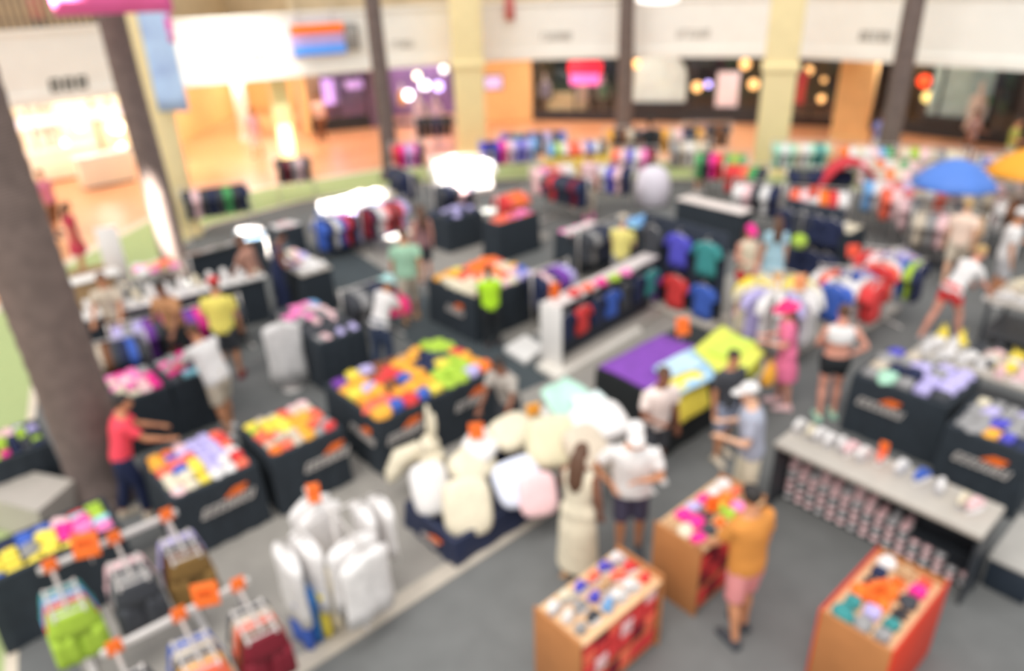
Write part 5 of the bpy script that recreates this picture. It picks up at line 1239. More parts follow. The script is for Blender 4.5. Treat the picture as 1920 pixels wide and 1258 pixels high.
def person(feet, face, label, h=1.7, lean=0, arms=('down', 'down'), step=.0, skin=(206, 150, 116), hair='black', style='short', top=('tee', 'white'), bottom=('shorts', 'navy'),
           shoes='white', hat=None, female=False, sit=0, wide=1.0, far=False, zbase=.02, nod=12):
    p = G(feet[0], feet[1], 0)+Vector((*OFF.get(label, (0, 0)), 0)); s = h/1.7; foot('person', label, p.x, p.y, 0, .2, .2); A = rad(face)-math.pi/2
    t = thing('person', label, 'person', (p.x, p.y, zbase), A); t.scale = (s, s, s)
    SK = mat('skin_%d_%d_%d' % skin, skin, .55, .05, 9)
    ln = rad(lean); HIP = Vector((0, 0, .92))
    def B(x, y, z):                                   # bends the upper body forward about the hips
        v = Vector((x*wide if z > .6 else x, y*wide, z))
        if z <= .86 or ln == 0: return v
        k = min(1, (z-.86)/.16); a = ln*k; d = v-HIP
        return HIP+Vector((d.x, d.y*math.cos(a)+d.z*math.sin(a), -d.y*math.sin(a)+d.z*math.cos(a)))
    hipw, waist, chest, sh = (.178, .125, .15, .165) if female else (.165, .15, .17, .19)
    seg = 12
    def ring(z, rx, ry, y=0): return (B(0, y, z), rx*wide, ry*wide)
    tor = [ring(.82, hipw*.85, .10), ring(.92, hipw, .118), ring(1.05, waist, .098), ring(1.16, (waist+chest)/2, .105), ring(1.28, chest, .118), ring(1.37, sh*.95, .10), ring(1.42, .11, .075), ring(1.46, .058, .058), ring(1.52, .054, .056)]
    body = MB().loft(tor, 16)
    # legs
    legs = []
    for k, sx in enumerate((-1, 1)):
        a = step*(1 if k else -1)*.5
        hip = Vector((sx*.088, 0, .88)); knee = Vector((sx*.10, a*.55+.025, .485)); ank = Vector((sx*.105, a-.03, .085)); legs.append((hip, knee, ank))
        body.loft([(hip+Vector((0, 0, .04)), .09, .1), (hip, .092, .10), (hip.lerp(knee, .5), .076, .082), (hip.lerp(knee, .9), .058, .062), (knee, .055, .06), (knee.lerp(ank, .3)+Vector((0, -.012, 0)), .054, .06), (knee.lerp(ank, .7), .04, .044), (ank, .034, .038), (ank+Vector((0, 0, -.04)), .036, .042)], seg)
        f0 = ank+Vector((0, -.05, -.045)); body.loft([(f0, .03, .025), (f0+Vector((0, .03, 0)), .036, .036), (f0+Vector((sx*.01, .11, -.008)), .042, .03), (f0+Vector((sx*.018, .19, -.018)), .044, .02), (f0+Vector((sx*.02, .235, -.022)), .03, .012)], 10)
    # arms
    arm = []
    for k, sx in enumerate((-1, 1)):
        u, f = (Vector(q) for q in ARMS[arms[k]]); u = Vector((u.x*sx, u.y, u.z)).normalized(); f = Vector((f.x*sx, f.y, f.z)).normalized()
        so = B(sx*(sh-.012), 0, 1.375); el = so+u*.285; wr = el+f*.245; arm.append((so, el, wr, f, sx))
        inn = B(sx*(sh-.09), 0, 1.36)
        body.loft([(inn, .06, .06), (so, .056, .058), (so.lerp(el, .4), .047, .049), (so.lerp(el, .9), .038, .04), (el, .037, .039), (el.lerp(wr, .3), .039, .037), (el.lerp(wr, .8), .028, .026), (wr, .025, .022), (wr+f*.02, .028, .02)], 10)
        body.loft([(wr, .022, .018), (wr+f*.03, .035, .017), (wr+f*.075, .041, .016), (wr+f*.095, .036, .012)], 10, True, (1, .3, 0))
    # head
    hn = ln*.55+rad(nod); neck = B(0, 0, 1.50)
    hr = Matrix.Rotation(-hn, 3, 'X')
    def Hd(x, y, z): return neck+hr @ Vector((x, y+.012, z-1.50))
    body.ell(Hd(0, -.012, 1.625), .073, .092, .088, 16, 10, hr); body.ell(Hd(0, .02, 1.575), .058, .072, .068, 14, 9, hr)
    body.ell(Hd(0, .052, 1.545), .03, .03, .022, 10, 7, hr)
    body.loft([(Hd(0, .082, 1.625), .008, .008), (Hd(0, .092, 1.605), .012, .014), (Hd(0, .10, 1.588), .015, .016), (Hd(0, .085, 1.578), .012, .01)], 8)
    for sx in (-1, 1): body.ell(Hd(sx*.075, -.005, 1.598), .010, .018, .03, 8, 6, hr)
    me = remesh(body, 'body', .014 if far else .0105, 4)
    # fingers are rooted in the palm and stay separate
    fm = MB()
    for so, el, wr, f, sx in arm:
        side = Vector((1, .3, 0)); side = (side-f*side.dot(f)).normalized(); nrm = f.cross(side)*sx
        curl = nrm if nrm.y*0+1 else nrm
        for q, (o, l) in enumerate(((-.027, .058), (-.009, .068), (.009, .064), (.026, .05))):
            b0 = wr+f*.085+side*o; b1 = b0+f*l*.5-nrm*.006; b2 = b1+(f*.8-nrm*.6).normalized()*l*.3; b3 = b2+(f*.4-nrm*.9).normalized()*l*.24
            fm.tube([b0-f*.012, b0, b1, b2, b3], [.008, .0085, .008, .0072, .005], 7)
        th0 = wr+f*.03-side*sx*.028; fm.tube([th0+side*sx*.012, th0, th0-side*sx*.02+f*.022-nrm*.006, th0-side*sx*.026+f*.048-nrm*.014, th0-side*sx*.024+f*.062-nrm*.02], [.011, .011, .0098, .009, .006], 7)
    bm = bmesh.new(); bm.from_mesh(me); tmp = fm.mesh('f'); bm.from_mesh(tmp); bm.to_mesh(me); bm.free(); bpy.data.meshes.remove(tmp)
    me.polygons.foreach_set('use_smooth', [True]*len(me.polygons)); link('body', me, SK, t)
    # face details
    e = MB()
    for sx in (-1, 1): e.ell(Hd(sx*.03, .076, 1.612), .010, .007, .007, 8, 6, hr)
    part('eyes', e, 'black', t)
    part('mouth', MB().ell(Hd(0, .088, 1.556), .022, .006, .006, 10, 6, hr), mat('lip', (176, 92, 84), .5, .05, 9), t)
    # hair
    if hair:
        hm = MB(); vs = []; nu, nv = 20, 12; fs = []
        for j in range(nv+1):
            th = math.pi*.98*j/nv
            for i in range(nu):
                ph = 2*math.pi*i/nu; x, y, z = math.sin(th)*math.cos(ph), math.sin(th)*math.sin(ph), math.cos(th)
                front = y > .15 and z < .42
                k = .86 if front else 1.0
                if z < -.35: k *= .9
                vs.append(Hd(x*.082*k, -.018+y*.101*k, 1.632+z*.098*k))
        for j in range(nv):
            for i in range(nu): fs.append((j*nu+i, j*nu+(i+1) % nu, (j+1)*nu+(i+1) % nu, (j+1)*nu+i))
        hm.add(vs, fs, True)
        if style == 'long': hm.loft([(Hd(0, -.08, 1.66), .05, .03), (Hd(0, -.10, 1.58), .085, .045), (Hd(0, -.105, 1.46), .095, .04), (B(0, -.12, 1.30), .085, .035), (B(0, -.12, 1.22), .04, .02)], 12)
        if style == 'bun': hm.ell(Hd(0, -.13, 1.66), .045, .045, .045)
        part('hair', hm, mat('hair_'+hair, {'black': (38, 32, 30), 'brown': (92, 62, 44), 'blond': (196, 160, 104), 'grey': (150, 146, 142)}[hair], .6, .15, 20), t)
    if hat:
        kind, hc = hat; hm = MB(); secs = []
        for j in range(7):
            a = j/6*math.pi/2; secs.append([tuple(Hd(.09*math.cos(a)**.7*math.cos(b), -.015+.108*math.cos(a)**.7*math.sin(b), 1.642+.092*math.sin(a))) for b in [2*math.pi*i/20 for i in range(20)]])
        hm.sections(secs)
        if kind == 'cap':
            P = []
            for z in (1.640, 1.648): P.append([tuple(Hd(.085*math.cos(b), .05+(.13*math.sin(b)), z-.012*math.sin(b))) for b in [math.pi*i/12 for i in range(13)]])
            hm.sections(P, False)
        else:
            P = []
            for z, r_ in ((1.650, 1.0), (1.640, 1.9), (1.634, 1.9), (1.638, 1.0)): P.append([tuple(Hd(.09*r_*math.cos(b), -.015+.105*r_*math.sin(b), z-(.02 if r_ > 1.2 else 0))) for b in [2*math.pi*i/24 for i in range(24)]])
            hm.sections(P)
        part('cap' if kind == 'cap' else 'sun_hat', hm, hc, t)
    # clothes
    def cloth(nm, mb, c): link(nm, remesh(mb, nm, .016 if not far else .02, 3), c, t)
    g = 1.13
    kind, tc = top
    if kind in ('tee', 'tank', 'crop', 'long', 'dress', 'longdress'):
        m = MB(); z0 = 1.2 if kind == 'crop' else .84
        pth = []
        if kind == 'dress': pth += [(Vector((0, .01, .50)), .24, .19), (Vector((0, .005, .68)), .22, .17)]
        if kind == 'longdress': pth += [(Vector((0, .01, .16)), .24, .20), (Vector((0, .01, .5)), .22, .18), (Vector((0, .005, .70)), .215, .165)]
        for z, rx, ry in ((.84, hipw*1.06, .122), (.92, hipw*1.08, .128), (1.05, max(waist*1.2, .14) if kind != 'longdress' else waist*1.1, .115), (1.16, (waist+chest)/2*1.14, .12), (1.215, chest*1.06, .125), (1.28, chest*1.1, .13), (1.37, sh*1.02, .112), (1.425, .105, .08), (1.445, .075, .07)):
            if z >= z0: pth.append(ring(z, rx, ry))
        m.loft(pth, 18)
        if kind in ('tee', 'long', 'dress'):
            for so, el, wr, f, sx in arm:
                inn = B(sx*(sh-.09), 0, 1.36); L = [(inn, .072, .072), (so, .07, .072), (so.lerp(el, .35), .066, .068), (so.lerp(el, .68), .064, .066)]
                if kind == 'long': L += [(el, .052, .054), (el.lerp(wr, .5), .048, .048), (el.lerp(wr, .92), .038, .036)]
                m.loft(L, 12)
        cloth({'tee': 't_shirt', 'tank': 'tank_top', 'crop': 'crop_top', 'long': 'long_sleeved_shirt'}.get(kind, 'dress'), m, tc)
    kind, bc = bottom
    if kind != 'none':
        m = MB(); m.loft([ring(.80, hipw*.98, .115), ring(.88, hipw*1.05, .125), ring(.95, hipw*1.03, .122), ring(1.0, hipw*.92, .115)], 16)
        zl = {'shorts': .9, 'short': .45, 'pants': 1.9, 'capri': 1.35}.get(kind, .9)
        if kind == 'skirt': m.loft([(Vector((0, 0, .52)), .22, .18), (Vector((0, 0, .75)), .20, .15), (Vector((0, 0, .92)), hipw*1.05, .125)], 18)
        else:
            for hip, knee, ank in legs:
                L = [(hip+Vector((0, 0, .05)), .098, .108), (hip+Vector((0, 0, -.05)), .1, .108)]
                L.append((hip.lerp(knee, min(zl, 1)*.6), .093, .098)); L.append((hip.lerp(knee, min(zl, 1)), .088 if zl <= 1 else .075, .092 if zl <= 1 else .08))
                if zl > 1: L += [(knee.lerp(ank, (zl-1)*.5), .07, .074), (knee.lerp(ank, zl-1), .062, .068)]
                m.loft(L, 14)
        cloth({'skirt': 'skirt', 'pants': 'trousers', 'capri': 'trousers'}.get(kind, 'shorts'), m, bc)
    if shoes:
        for k, (hip, knee, ank) in enumerate(legs):
            sx = (-1, 1)[k]; f0 = ank+Vector((0, -.05, -.05)); m = MB()
            m.loft([(f0+Vector((0, -.015, .02)), .02, .02), (f0+Vector((0, 0, .01)), .04, .045), (f0+Vector((0, .04, .012)), .045, .055), (f0+Vector((sx*.01, .12, -.0)), .05, .042), (f0+Vector((sx*.018, .20, -.012)), .05, .03), (f0+Vector((sx*.02, .262, -.016)), .028, .018)], 12)
            m.box(ank.x-.048+sx*.008, ank.x+.048+sx*.008, ank.y-.07, ank.y+.215, -.0, .018, .02)
            part('shoe', m, shoes, t)
    return t
def held_bag(px, py, z, c, label, w=.3, h=.3):
    o = link('shoulder_bag', C('bag', bag_item), c, None, G(px, py, z), random.uniform(0, 1), (w, w*.7, h)); return tag(o, label, 'bag')
TAN, FAIR, DK, PINKSK = (204, 142, 104), (232, 182, 150), (136, 86, 62), (226, 160, 138)
MUST = mat('mustard_cotton', (210, 138, 62), .85, .06, 8); SALMON = mat('salmon_cotton', (226, 146, 146), .85, .06, 8)
person((1380, 1192), 115, 'person seen from behind in mustard shirt and salmon shorts at the brown stand', 1.74, 3, ('reachlow', 'down'), .12, TAN, 'black', top=('tee', MUST), bottom=('shorts', SALMON), shoes='charcoal', wide=1.08)
person((1392, 962), 165, 'person in white cap, grey tee and white trousers behind the brown stand', 1.74, 6, ('bent', 'bent'), .15, FAIR, 'grey', top=('tee', mat('heather_blue', (168, 172, 188), .85, .06, 8)), bottom=('pants', 'cream'), shoes='white', hat=('cap', 'white'), wide=1.12)
person((1178, 1042), -95, 'person in white cap, white shirt and dark shorts facing the camera at centre', 1.76, 4, ('fold', 'hip'), .1, TAN, 'brown', top=('tee', 'white'), bottom=('shorts', mat('plum_navy', (66, 62, 84), .85, .06, 8)), shoes='charcoal', hat=('cap', 'white'), wide=1.15)
person((1082, 1080), 60, 'dark haired person in long white dress beside the man in white cap', 1.64, 5, ('fold', 'down'), .05, DK, 'brown', 'long', ('longdress', 'cream'), ('none', 'white'), 'tan', female=True, wide=1.05)
person((1222, 905), -70, 'person in blush white tee behind the man in white cap', 1.7, 8, ('down', 'bent'), .1, DK, 'brown', top=('tee', mat('warm_white', (246, 228, 220), .85, .04, 8)), bottom=('shorts', 'charcoal'), shoes='white')
person((1330, 848), -70, 'person in charcoal printed tee and grey shorts before the lime yellow shirts', 1.6, 4, ('down', 'down'), .18, TAN, 'black', top=('tee', 'charcoal'), bottom=('shorts', mat('steel_grey', (146, 154, 176), .85, .06, 8)), shoes='beige')
person((1462, 762), 170, 'person in pink hat and pink dress beside the round rack', 1.66, 8, ('bent', 'bent'), .1, PINKSK, 'brown', 'long', ('dress', mat('rose_cotton', (238, 120, 160), .85, .08, 8)), ('none', 'white'), 'blush', ('sun', mat('hot_pink', (240, 50, 120), .8, .05, 8)), True)
held_bag(1440, 715, .72, 'gold', 'golden yellow shoulder bag held by the person in pink', .36, .36)
person((1575, 796), 80, 'bare midriff person in white crop top and black shorts in the right aisle', 1.74, -2, ('fold', 'hip'), .1, PINKSK, 'brown', 'bun', ('crop', 'white'), ('short', 'black'), 'mint', None, True, wide=1.12)
person((1760, 640), 15, 'person in white top and red shorts bending over the grey shoe table', 1.74, 35, ('reachlow', 'reachlow'), .55, PINKSK, 'blond', top=('tee', 'white'), bottom=('short', 'red'), shoes='grey', female=True)
person((1860, 570), -30, 'person in white tee and pale shorts at the right edge behind the red shorts person', 1.8, 3, ('bent', 'down'), .1, TAN, 'grey', top=('tee', 'white'), bottom=('shorts', 'silver'), shoes='white', hat=('cap', 'white'), wide=1.1)
person((1778, 535), 60, 'person in peach top walking away on the right', 1.72, 0, ('down', 'swing'), .3, FAIR, 'blond', top=('tee', mat('peach_cotton', (250, 220, 200), .85, .05, 8)), bottom=('shorts', 'beige'), shoes='grey', far=True)
person((772, 602), 100, 'person in mint green tee and beige trousers walking up the dark aisle', 1.78, 0, ('down', 'swing'), .25, TAN, 'brown', top=('tee', mat('mint_cotton', (164, 206, 176), .85, .05, 8)), bottom=('capri', 'beige'), shoes='tan', wide=1.1)
person((800, 535), 110, 'person in dark rose top beside the person in mint', 1.68, 0, ('down', 'down'), .15, PINKSK, 'brown', 'long', ('tank', mat('dusty_rose', (150, 110, 112), .85, .05, 8)), ('shorts', 'charcoal'), 'grey', None, True, far=True)
person((722, 702), 50, 'person in white shirt and pale aqua hat leaning by the yellow bin', 1.68, 25, ('reachlow', 'reachlow'), .15, TAN, 'brown', top=('tee', 'white'), bottom=('pants', mat('denim_navy', (58, 70, 96), .85, .08, 8)), shoes='coral', hat=('sun', mat('pale_aqua', (176, 216, 214), .8, .05, 8)), female=True)
held_bag(748, 588, 1.0, mat('hot_pink'), 'hot pink backpack beside the person in white shirt and aqua hat', .42, .4)
person((440, 712), 100, 'person in yellow tee and red cap seen from behind at left', 1.74, 4, ('bent', 'down'), .12, TAN, 'black', top=('tee', mat('pale_yellow_cotton', (240, 224, 110), .85, .05, 8)), bottom=('shorts', 'charcoal'), shoes='maroon', hat=('cap', 'red'), wide=1.05)
person((352, 690), -100, 'person in tan top with dark belt beside the person in yellow', 1.7, 10, ('reachlow', 'bent'), .1, DK, 'black', top=('tee', mat('caramel', (190, 138, 96), .85, .06, 8)), bottom=('shorts', 'black'), shoes='charcoal')
person((245, 690), -80, 'person in patterned beige top behind the pink bin', 1.66, 8, ('reachlow', 'reachlow'), .1, TAN, 'brown', top=('tee', 'beige'), bottom=('shorts', 'brown'), shoes='charcoal')
person((432, 812), 150, 'person in plain white tee leaning over the magenta bin', 1.72, 22, ('reach', 'reachlow'), .2, TAN, 'brown', top=('tee', 'white'), bottom=('shorts', 'beige'), shoes='white', wide=1.12)
person((250, 968), 35, 'person in red tee and navy trousers reaching into the nearest left bin', 1.66, 14, ('reach', 'reach'), .25, TAN, 'black', top=('tee', mat('bright_red', (246, 74, 92), .85, .05, 8)), bottom=('pants', 'navy'), shoes='beige')
person((924, 652), 100, 'person in lime shirt and black trousers seen from behind at the upper middle bin', 1.46, 8, ('reachlow', 'reachlow'), .05, DK, 'black', top=('tee', mat('neon_lime', (182, 232, 40), .85, .05, 8)), bottom=('pants', 'black'), shoes='charcoal')
person((1388, 590), -85, 'person in pink cap, white top and red shorts right of the tall indigo gondola', 1.7, 0, ('down', 'bent'), .12, PINKSK, 'brown', 'long', ('tank', 'cream'), ('short', 'red'), 'blush', ('cap', 'magenta'), True, far=True)
person((1440, 565), 80, 'person in pale blue dress left of the lime ball', 1.66, 0, ('down', 'down'), .08, FAIR, 'brown', 'long', ('dress', mat('powder_blue', (176, 216, 232), .85, .05, 8)), ('none', 'white'), 'white', None, True, far=True)
person((110, 440), -40, 'person in pink top walking on the tiles at far left', 1.7, 0, ('swing', 'swingf'), .45, TAN, 'black', top=('tee', mat('mauve_pink', (226, 130, 156), .85, .05, 8)), bottom=('capri', 'brown'), shoes='charcoal', female=True, far=True, zbase=0)
person((160, 512), 20, 'person in crimson dress standing on the tiles at far left', 1.62, 0, ('down', 'down'), .1, TAN, 'black', 'long', ('dress', mat('crimson', (200, 60, 84), .85, .05, 8)), ('none', 'white'), 'blush', None, True, far=True, zbase=.01)
person((485, 292), -90, 'person in lavender top walking out of the golden corridor', 1.7, 0, ('swing', 'swingf'), .3, TAN, 'black', 'long', ('tee', mat('soft_lavender', (206, 178, 204), .85, .05, 8)), ('capri', 'blush'), 'brown', None, True, far=True, zbase=0)
person((348, 372), 60, 'person in sky blue tee beside the left yellow column', 1.72, 0, ('down', 'bent'), .2, TAN, 'black', top=('tee', mat('ice_sky', (196, 220, 246), .85, .05, 8)), bottom=('shorts', 'charcoal'), shoes='black', far=True, zbase=.01)
person((1638, 318), 100, 'person in violet and blue top with white trousers left of the right palm', 1.74, 0, ('down', 'down'), .15, DK, 'black', top=('tee', mat('violet_blue', (140, 140, 200), .85, .2, 6)), bottom=('pants', 'white'), shoes='white', far=True, zbase=0)
person((1806, 318), -60, 'person in brown top standing behind the blue umbrella', 1.76, 0, ('bent', 'down'), .1, DK, 'black', top=('tee', mat('taupe', (150, 114, 108), .85, .08, 6)), bottom=('pants', 'brown'), shoes='black', far=True, zbase=0)
person((1880, 335), -30, 'person in olive lime top near the orange umbrella', 1.7, 0, ('down', 'bent'), .1, TAN, 'black', top=('tee', mat('olive_lime', (168, 168, 80), .85, .08, 6)), bottom=('shorts', 'grey'), shoes='grey', far=True, zbase=0)
person((1214, 335), 90, 'person in black clothes at the foot of the rear right palm', 1.74, 5, ('bent', 'bent'), .1, DK, 'black', top=('tee', 'black'), bottom=('pants', 'black'), shoes='black', far=True)
person((1308, 365), -70, 'person in cream top beside the grey rack at rear', 1.68, 0, ('down', 'bent'), .1, FAIR, 'blond', 'long', ('tee', 'cream'), ('shorts', 'beige'), 'white', None, True, far=True)
person((1105, 408), -90, 'person in white and pink top walking between the rear racks', 1.7, 0, ('down', 'swing'), .2, TAN, 'black', top=('tee', 'blush'), bottom=('pants', 'beige'), shoes='pink', female=True, far=True)
person((1162, 560), 70, 'person in grey cap and yellow top behind the centre gondola', 1.66, 5, ('reachlow', 'bent'), .1, FAIR, 'grey', top=('tee', mat('straw', (236, 222, 130), .85, .06, 8)), bottom=('shorts', 'grey'), shoes='grey', hat=('cap', 'beige'), far=True)
person((552, 588), 20, 'tanned person in navy tank top right of the long white counter', 1.7, 12, ('reachlow', 'bent'), .15, DK, 'black', top=('tank', 'navy'), bottom=('pants', 'navy'), shoes='black', far=True)
person((500, 598), 170, 'person in tan tee facing the long white counter', 1.68, 14, ('reachlow', 'reachlow'), .1, DK, 'brown', top=('tee', mat('clay', (176, 130, 112), .85, .06, 8)), bottom=('shorts', 'charcoal'), shoes='charcoal', far=True)
person((958, 845), -120, 'person in grey top bending between the yellow bin and the cushions', 1.55, 20, ('reachlow', 'reachlow'), .1, DK, 'black', top=('tee', mat('stone_tee', (176, 168, 160), .85, .06, 8)), bottom=('pants', 'charcoal'), shoes='black')
person((605, 262), -70, 'person in dusty pink top before the small dark shop', 1.72, 0, ('down', 'bent'), .2, TAN, 'black', top=('tee', mat('dusty_pink', (222, 184, 172), .85, .05, 8)), bottom=('pants', 'brown'), shoes='black', far=True, zbase=0)
# a person leaning at the left upper balustrade
def upstairs():
    a, b = Vector((*FAS[2], 0)), Vector((*FAS[3], 0)); n = Vector((-(b-a).normalized().y, (b-a).normalized().x, 0))
    q = onplane(75, 35, FAS[2], FAS[3], .9)
    me = person((960, 629), -70, 'person in dark rose top behind the balustrade at the top left', 1.7, 5, ('reachlow', 'reachlow'), .1, DK, 'black', top=('tee', mat('dark_rose', (186, 90, 98), .85, .06, 8)), bottom=('pants', 'charcoal'), shoes='black', far=True)
    me.location = (q.x, q.y, 3.55+.6)

# ================================================================== SHOPS' CONTENTS
def at_front(s, px, py, off): return onplane(px, py, s[0], s[1], off)
def counter(p, rz, L, label, m):
    t = thing('shop_counter', label, 'counter', (p.x, p.y, 0), rz)
    part('body', MB().box(-L/2, L/2, -.3, .3, .06, .95, .02), m, t); part('countertop', MB().box(-L/2-.04, L/2+.04, -.34, .34, .95, 1.0, .01), M_WHITE, t); part('toe_kick', MB().box(-L/2+.04, L/2-.04, -.26, .26, 0, .06), M_DARKM, t)
    return t
M_GLOW = mat('glowing_glass', (255, 238, 196), .4, 0, 1, emit=5)
M_YGLOW = mat('yellow_glow', (255, 222, 90), .4, 0, 1, emit=4)
p = G(120, 335); counter(p, rad(44), 2.4, 'white counter in front of the bright left shop', M_WARMSTORE)
p = G(205, 345); counter(p, rad(44), 1.6, 'cream counter right of the white one before the bright left shop', M_WARMSTORE)
def globe(p, r, m, label, drop=None):
    t = thing('pendant_lamp', label, 'lamp', p); part('globe', MB().ell((0, 0, 0), r, r, r, 18, 12), m, t); L = drop or max(.1, 3.24-p.z)
    part('cord', MB().tube([(0, 0, r*.95), (0, 0, L)], .012, 6), M_DARKM, t); part('socket', MB().loft([((0, 0, r*.9), .05, .05), ((0, 0, r*1.2), .03, .03)], 10), M_DARKM, t); return t
a, b = SB[0], SB[1]
for px, py, r, m, l in [(100, 262, .16, M_YGLOW, 'yellow globe lamp, leftmost in the bright left shop'), (116, 272, .2, M_GLOW, 'white globe lamp right of the yellow one in the bright left shop'), (150, 235, .16, M_GLOW, 'white globe lamp high in the bright left shop'), (218, 238, .24, M_GLOW, 'large white globe lamp beside the second palm'), (208, 322, .13, M_GLOW, 'small white globe lamp low in the left shop'), (238, 328, .17, mat('cool_glow', (246, 238, 255), .4, 0, 1, emit=4), 'cool white globe lamp low beside the second palm'), (228, 275, .15, M_GLOW, 'white globe lamp in the middle height beside the second palm')]:
    globe(at_front(SB, px, py, -.5 if py > 300 else .4), r, m, l)
# bulkhead above the left shop; its brightness is put in as emission
q = at_front(SB, 120, 222, -.35); t = thing('shop_bulkhead', 'pale lavender bulkhead above the bright left shop', 'sign', q, face_rot(SB[2]))
part('face', MB().box(-2.3, 2.3, -.06, .06, -.16, .16, .02), mat('lavender_bulkhead_glow', (240, 232, 240), .5, .03, 2, emit=.5), t); part('bracket', MB().box(-1.5, -1.44, .0, .05, .16, .9).box(1.44, 1.5, 0, .05, .16, .9), M_STEEL, t)
# uplight in the tiles
p = G(545, 310); t = thing('floor_lamp', 'glowing yellow floor lamp below the pale green pillar', 'lamp', (p.x, p.y, 0)); part('shade', MB().loft([((0, 0, .12), .2, .2), ((0, 0, .7), .24, .24), ((0, 0, 1.35), .2, .2)], 18), mat('lamp_gold', (255, 232, 168), .5, 0, 1, emit=2.2), t); part('base', MB().loft([((0, 0, 0), .22, .22), ((0, 0, .12), .18, .18)], 18), M_DARKM, t)
# violet shop: mannequins, globes, screens
def mannequin(p, rz, c, label, h=1.75, dress=True):
    t = thing('mannequin', label, 'mannequin', (p.x, p.y, 0), rz); s = h/1.75; t.scale = (s, s, s)
    m = MB().loft([((0, 0, .02), .2, .2), ((0, 0, .04), .2, .2)], 18); m.tube([(0, 0, .04), (0, 0, .8)], .02); part('stand', m, M_CHROME, t)
    m = MB().loft([((0, 0, .8), .14, .1), ((0, 0, .92), .17, .12), ((0, 0, 1.08), .12, .09), ((0, 0, 1.3), .17, .12), ((0, 0, 1.42), .16, .09), ((0, 0, 1.47), .06, .055), ((0, 0, 1.55), .05, .05)], 16); m.ell((0, .01, 1.66), .075, .09, .11)
    for sx in (-1, 1): m.loft([((sx*.15, 0, 1.4), .05, .05), ((sx*.2, 0, 1.15), .04, .04), ((sx*.21, .06, .9), .03, .03), ((sx*.21, .08, .8), .02, .035)], 10)
    part('form', m, 'white', t)
    m = MB().loft([((0, 0, .45 if dress else .82), .26 if dress else .19, .2 if dress else .13), ((0, 0, .92), .18, .13), ((0, 0, 1.08), .135, .105), ((0, 0, 1.3), .185, .13), ((0, 0, 1.41), .15, .1)], 18); part('dress' if dress else 'top', m, c, t); return t
LAV = mat('lilac_satin', (222, 190, 232), .5, .12, 5)
mannequin(G(822, 268), rad(-170), LAV, 'mannequin in a lilac dress before the violet shop')
mannequin(G(790, 262), rad(170), mat('pale_lilac', (230, 212, 236), .6, .1, 5), 'mannequin in a pale lilac dress left of the other before the violet shop')
mannequin(at_front(SE, 760, 245, 1.0), rad(180), 'gold', 'mannequin in a golden top inside the violet shop', 1.6, False)
VG = mat('violet_glow', (196, 176, 255), .4, 0, 1, emit=3.0); WG = mat('white_glow', (250, 244, 255), .4, 0, 1, emit=4.5)
for px, py, r, m, l in [(766, 178, .2, WG, 'white globe lamp, lowest in the violet shop'), (796, 160, .2, WG, 'white globe lamp at the middle of the violet shop'), (822, 162, .2, VG, 'violet globe lamp right in the violet shop'), (782, 142, .14, M_GLOW, 'warm globe lamp high in the violet shop'), (832, 130, .16, mat('cream_glow', (246, 246, 230), .4, 0, 1, emit=2.5), 'cream globe lamp at the top right of the violet shop')]:
    globe(at_front(SE, px, py, .9), r, m, l)
def screen(s, px, py, off, w, h, m, label, name='shop_screen', cat='screen'):
    q = at_front(s, px, py, off); t = thing(name, label, cat, q, face_rot(s[2])); part('frame', MB().box(-w/2-.04, w/2+.04, 0, .08, -h/2-.04, h/2+.04, .01), M_DARKM, t); part('panel', MB().box(-w/2, w/2, -.015, 0, -h/2, h/2, .004), m, t)
    part('bracket', MB().box(-.05, .05, .08, .16, -.05, max(.1, 3.2-q.z)), M_DARKM, t); return t
screen(SD, 618, 172, .3, .6, 1.0, mat('screen_violet', (206, 160, 240), .4, .3, 4, emit=.9), 'tall violet lit screen in the small dark shop')
screen(SD, 668, 158, .3, .9, .36, mat('screen_lilac', (200, 160, 226), .4, .3, 4, emit=.6), 'wide lilac lit panel right in the small dark shop')
screen(SE, 852, 150, .05, .3, 1.4, mat('navy_panel', (60, 60, 110), .5, .2, 4), 'narrow dark blue panel left of the near yellow column', 'wall_panel', 'panel')
screen((Vector((*mid1, 0)), Vector((*mid2, 0)), Vector((1, .05, 0)), None), 925, 155, -.06, .7, .5, mat('screen_wall_lilac', (206, 190, 246), .5, .2, 3, emit=.4), 'pale violet poster on the tan wall left of the lantern shop', 'poster', 'poster')
# red lantern shop
q = at_front(SF, 1097, 138, -.25); t = thing('hanging_lantern', 'red and pink lantern sign hanging before the rear shop', 'lantern', q, face_rot(SF[2]))
part('red_half', MB().box(-.68, .68, -.12, .12, -.02, .48, .1), mat('lantern_red', (240, 36, 62), .4, .04, 2, emit=.8), t)
part('pink_half', MB().box(-.62, .62, -.12, .12, -.46, .0, .1), mat('lantern_pink', (252, 110, 190), .4, .10, 3, emit=.7), t)
part('bracket', MB().box(-.03, .03, -.02, .02, .46, max(.6, 3.25-q.z)), M_DARKM, t)
p = at_front(SF, 1062, 205, .7)
t = thing('sofa', 'cream upholstered sofa in the lantern shop window', 'sofa', (p.x, p.y, 0), face_rot(SF[2])); CR = mat('sofa_cream', (206, 190, 150), .8, .06, 5)
part('seat', MB().box(-.65, .65, -.35, .35, .36, .5, .06), CR, t); part('backrest', MB().box(-.65, .65, .25, .45, .4, 1.0, .08), CR, t)
for s in (-1, 1): part('armrest', MB().box(s*.7-.1, s*.7+.1, -.35, .42, .3, .7, .06), CR, t)
part('base', MB().box(-.7, .7, -.3, .4, .08, .36, .02), CR, t)
for sx in (-.6, .6):
    for sy in (-.25, .35): part('leg', MB().tube([(sx, sy, 0), (sx, sy, .1)], .03), M_DARKM, t)
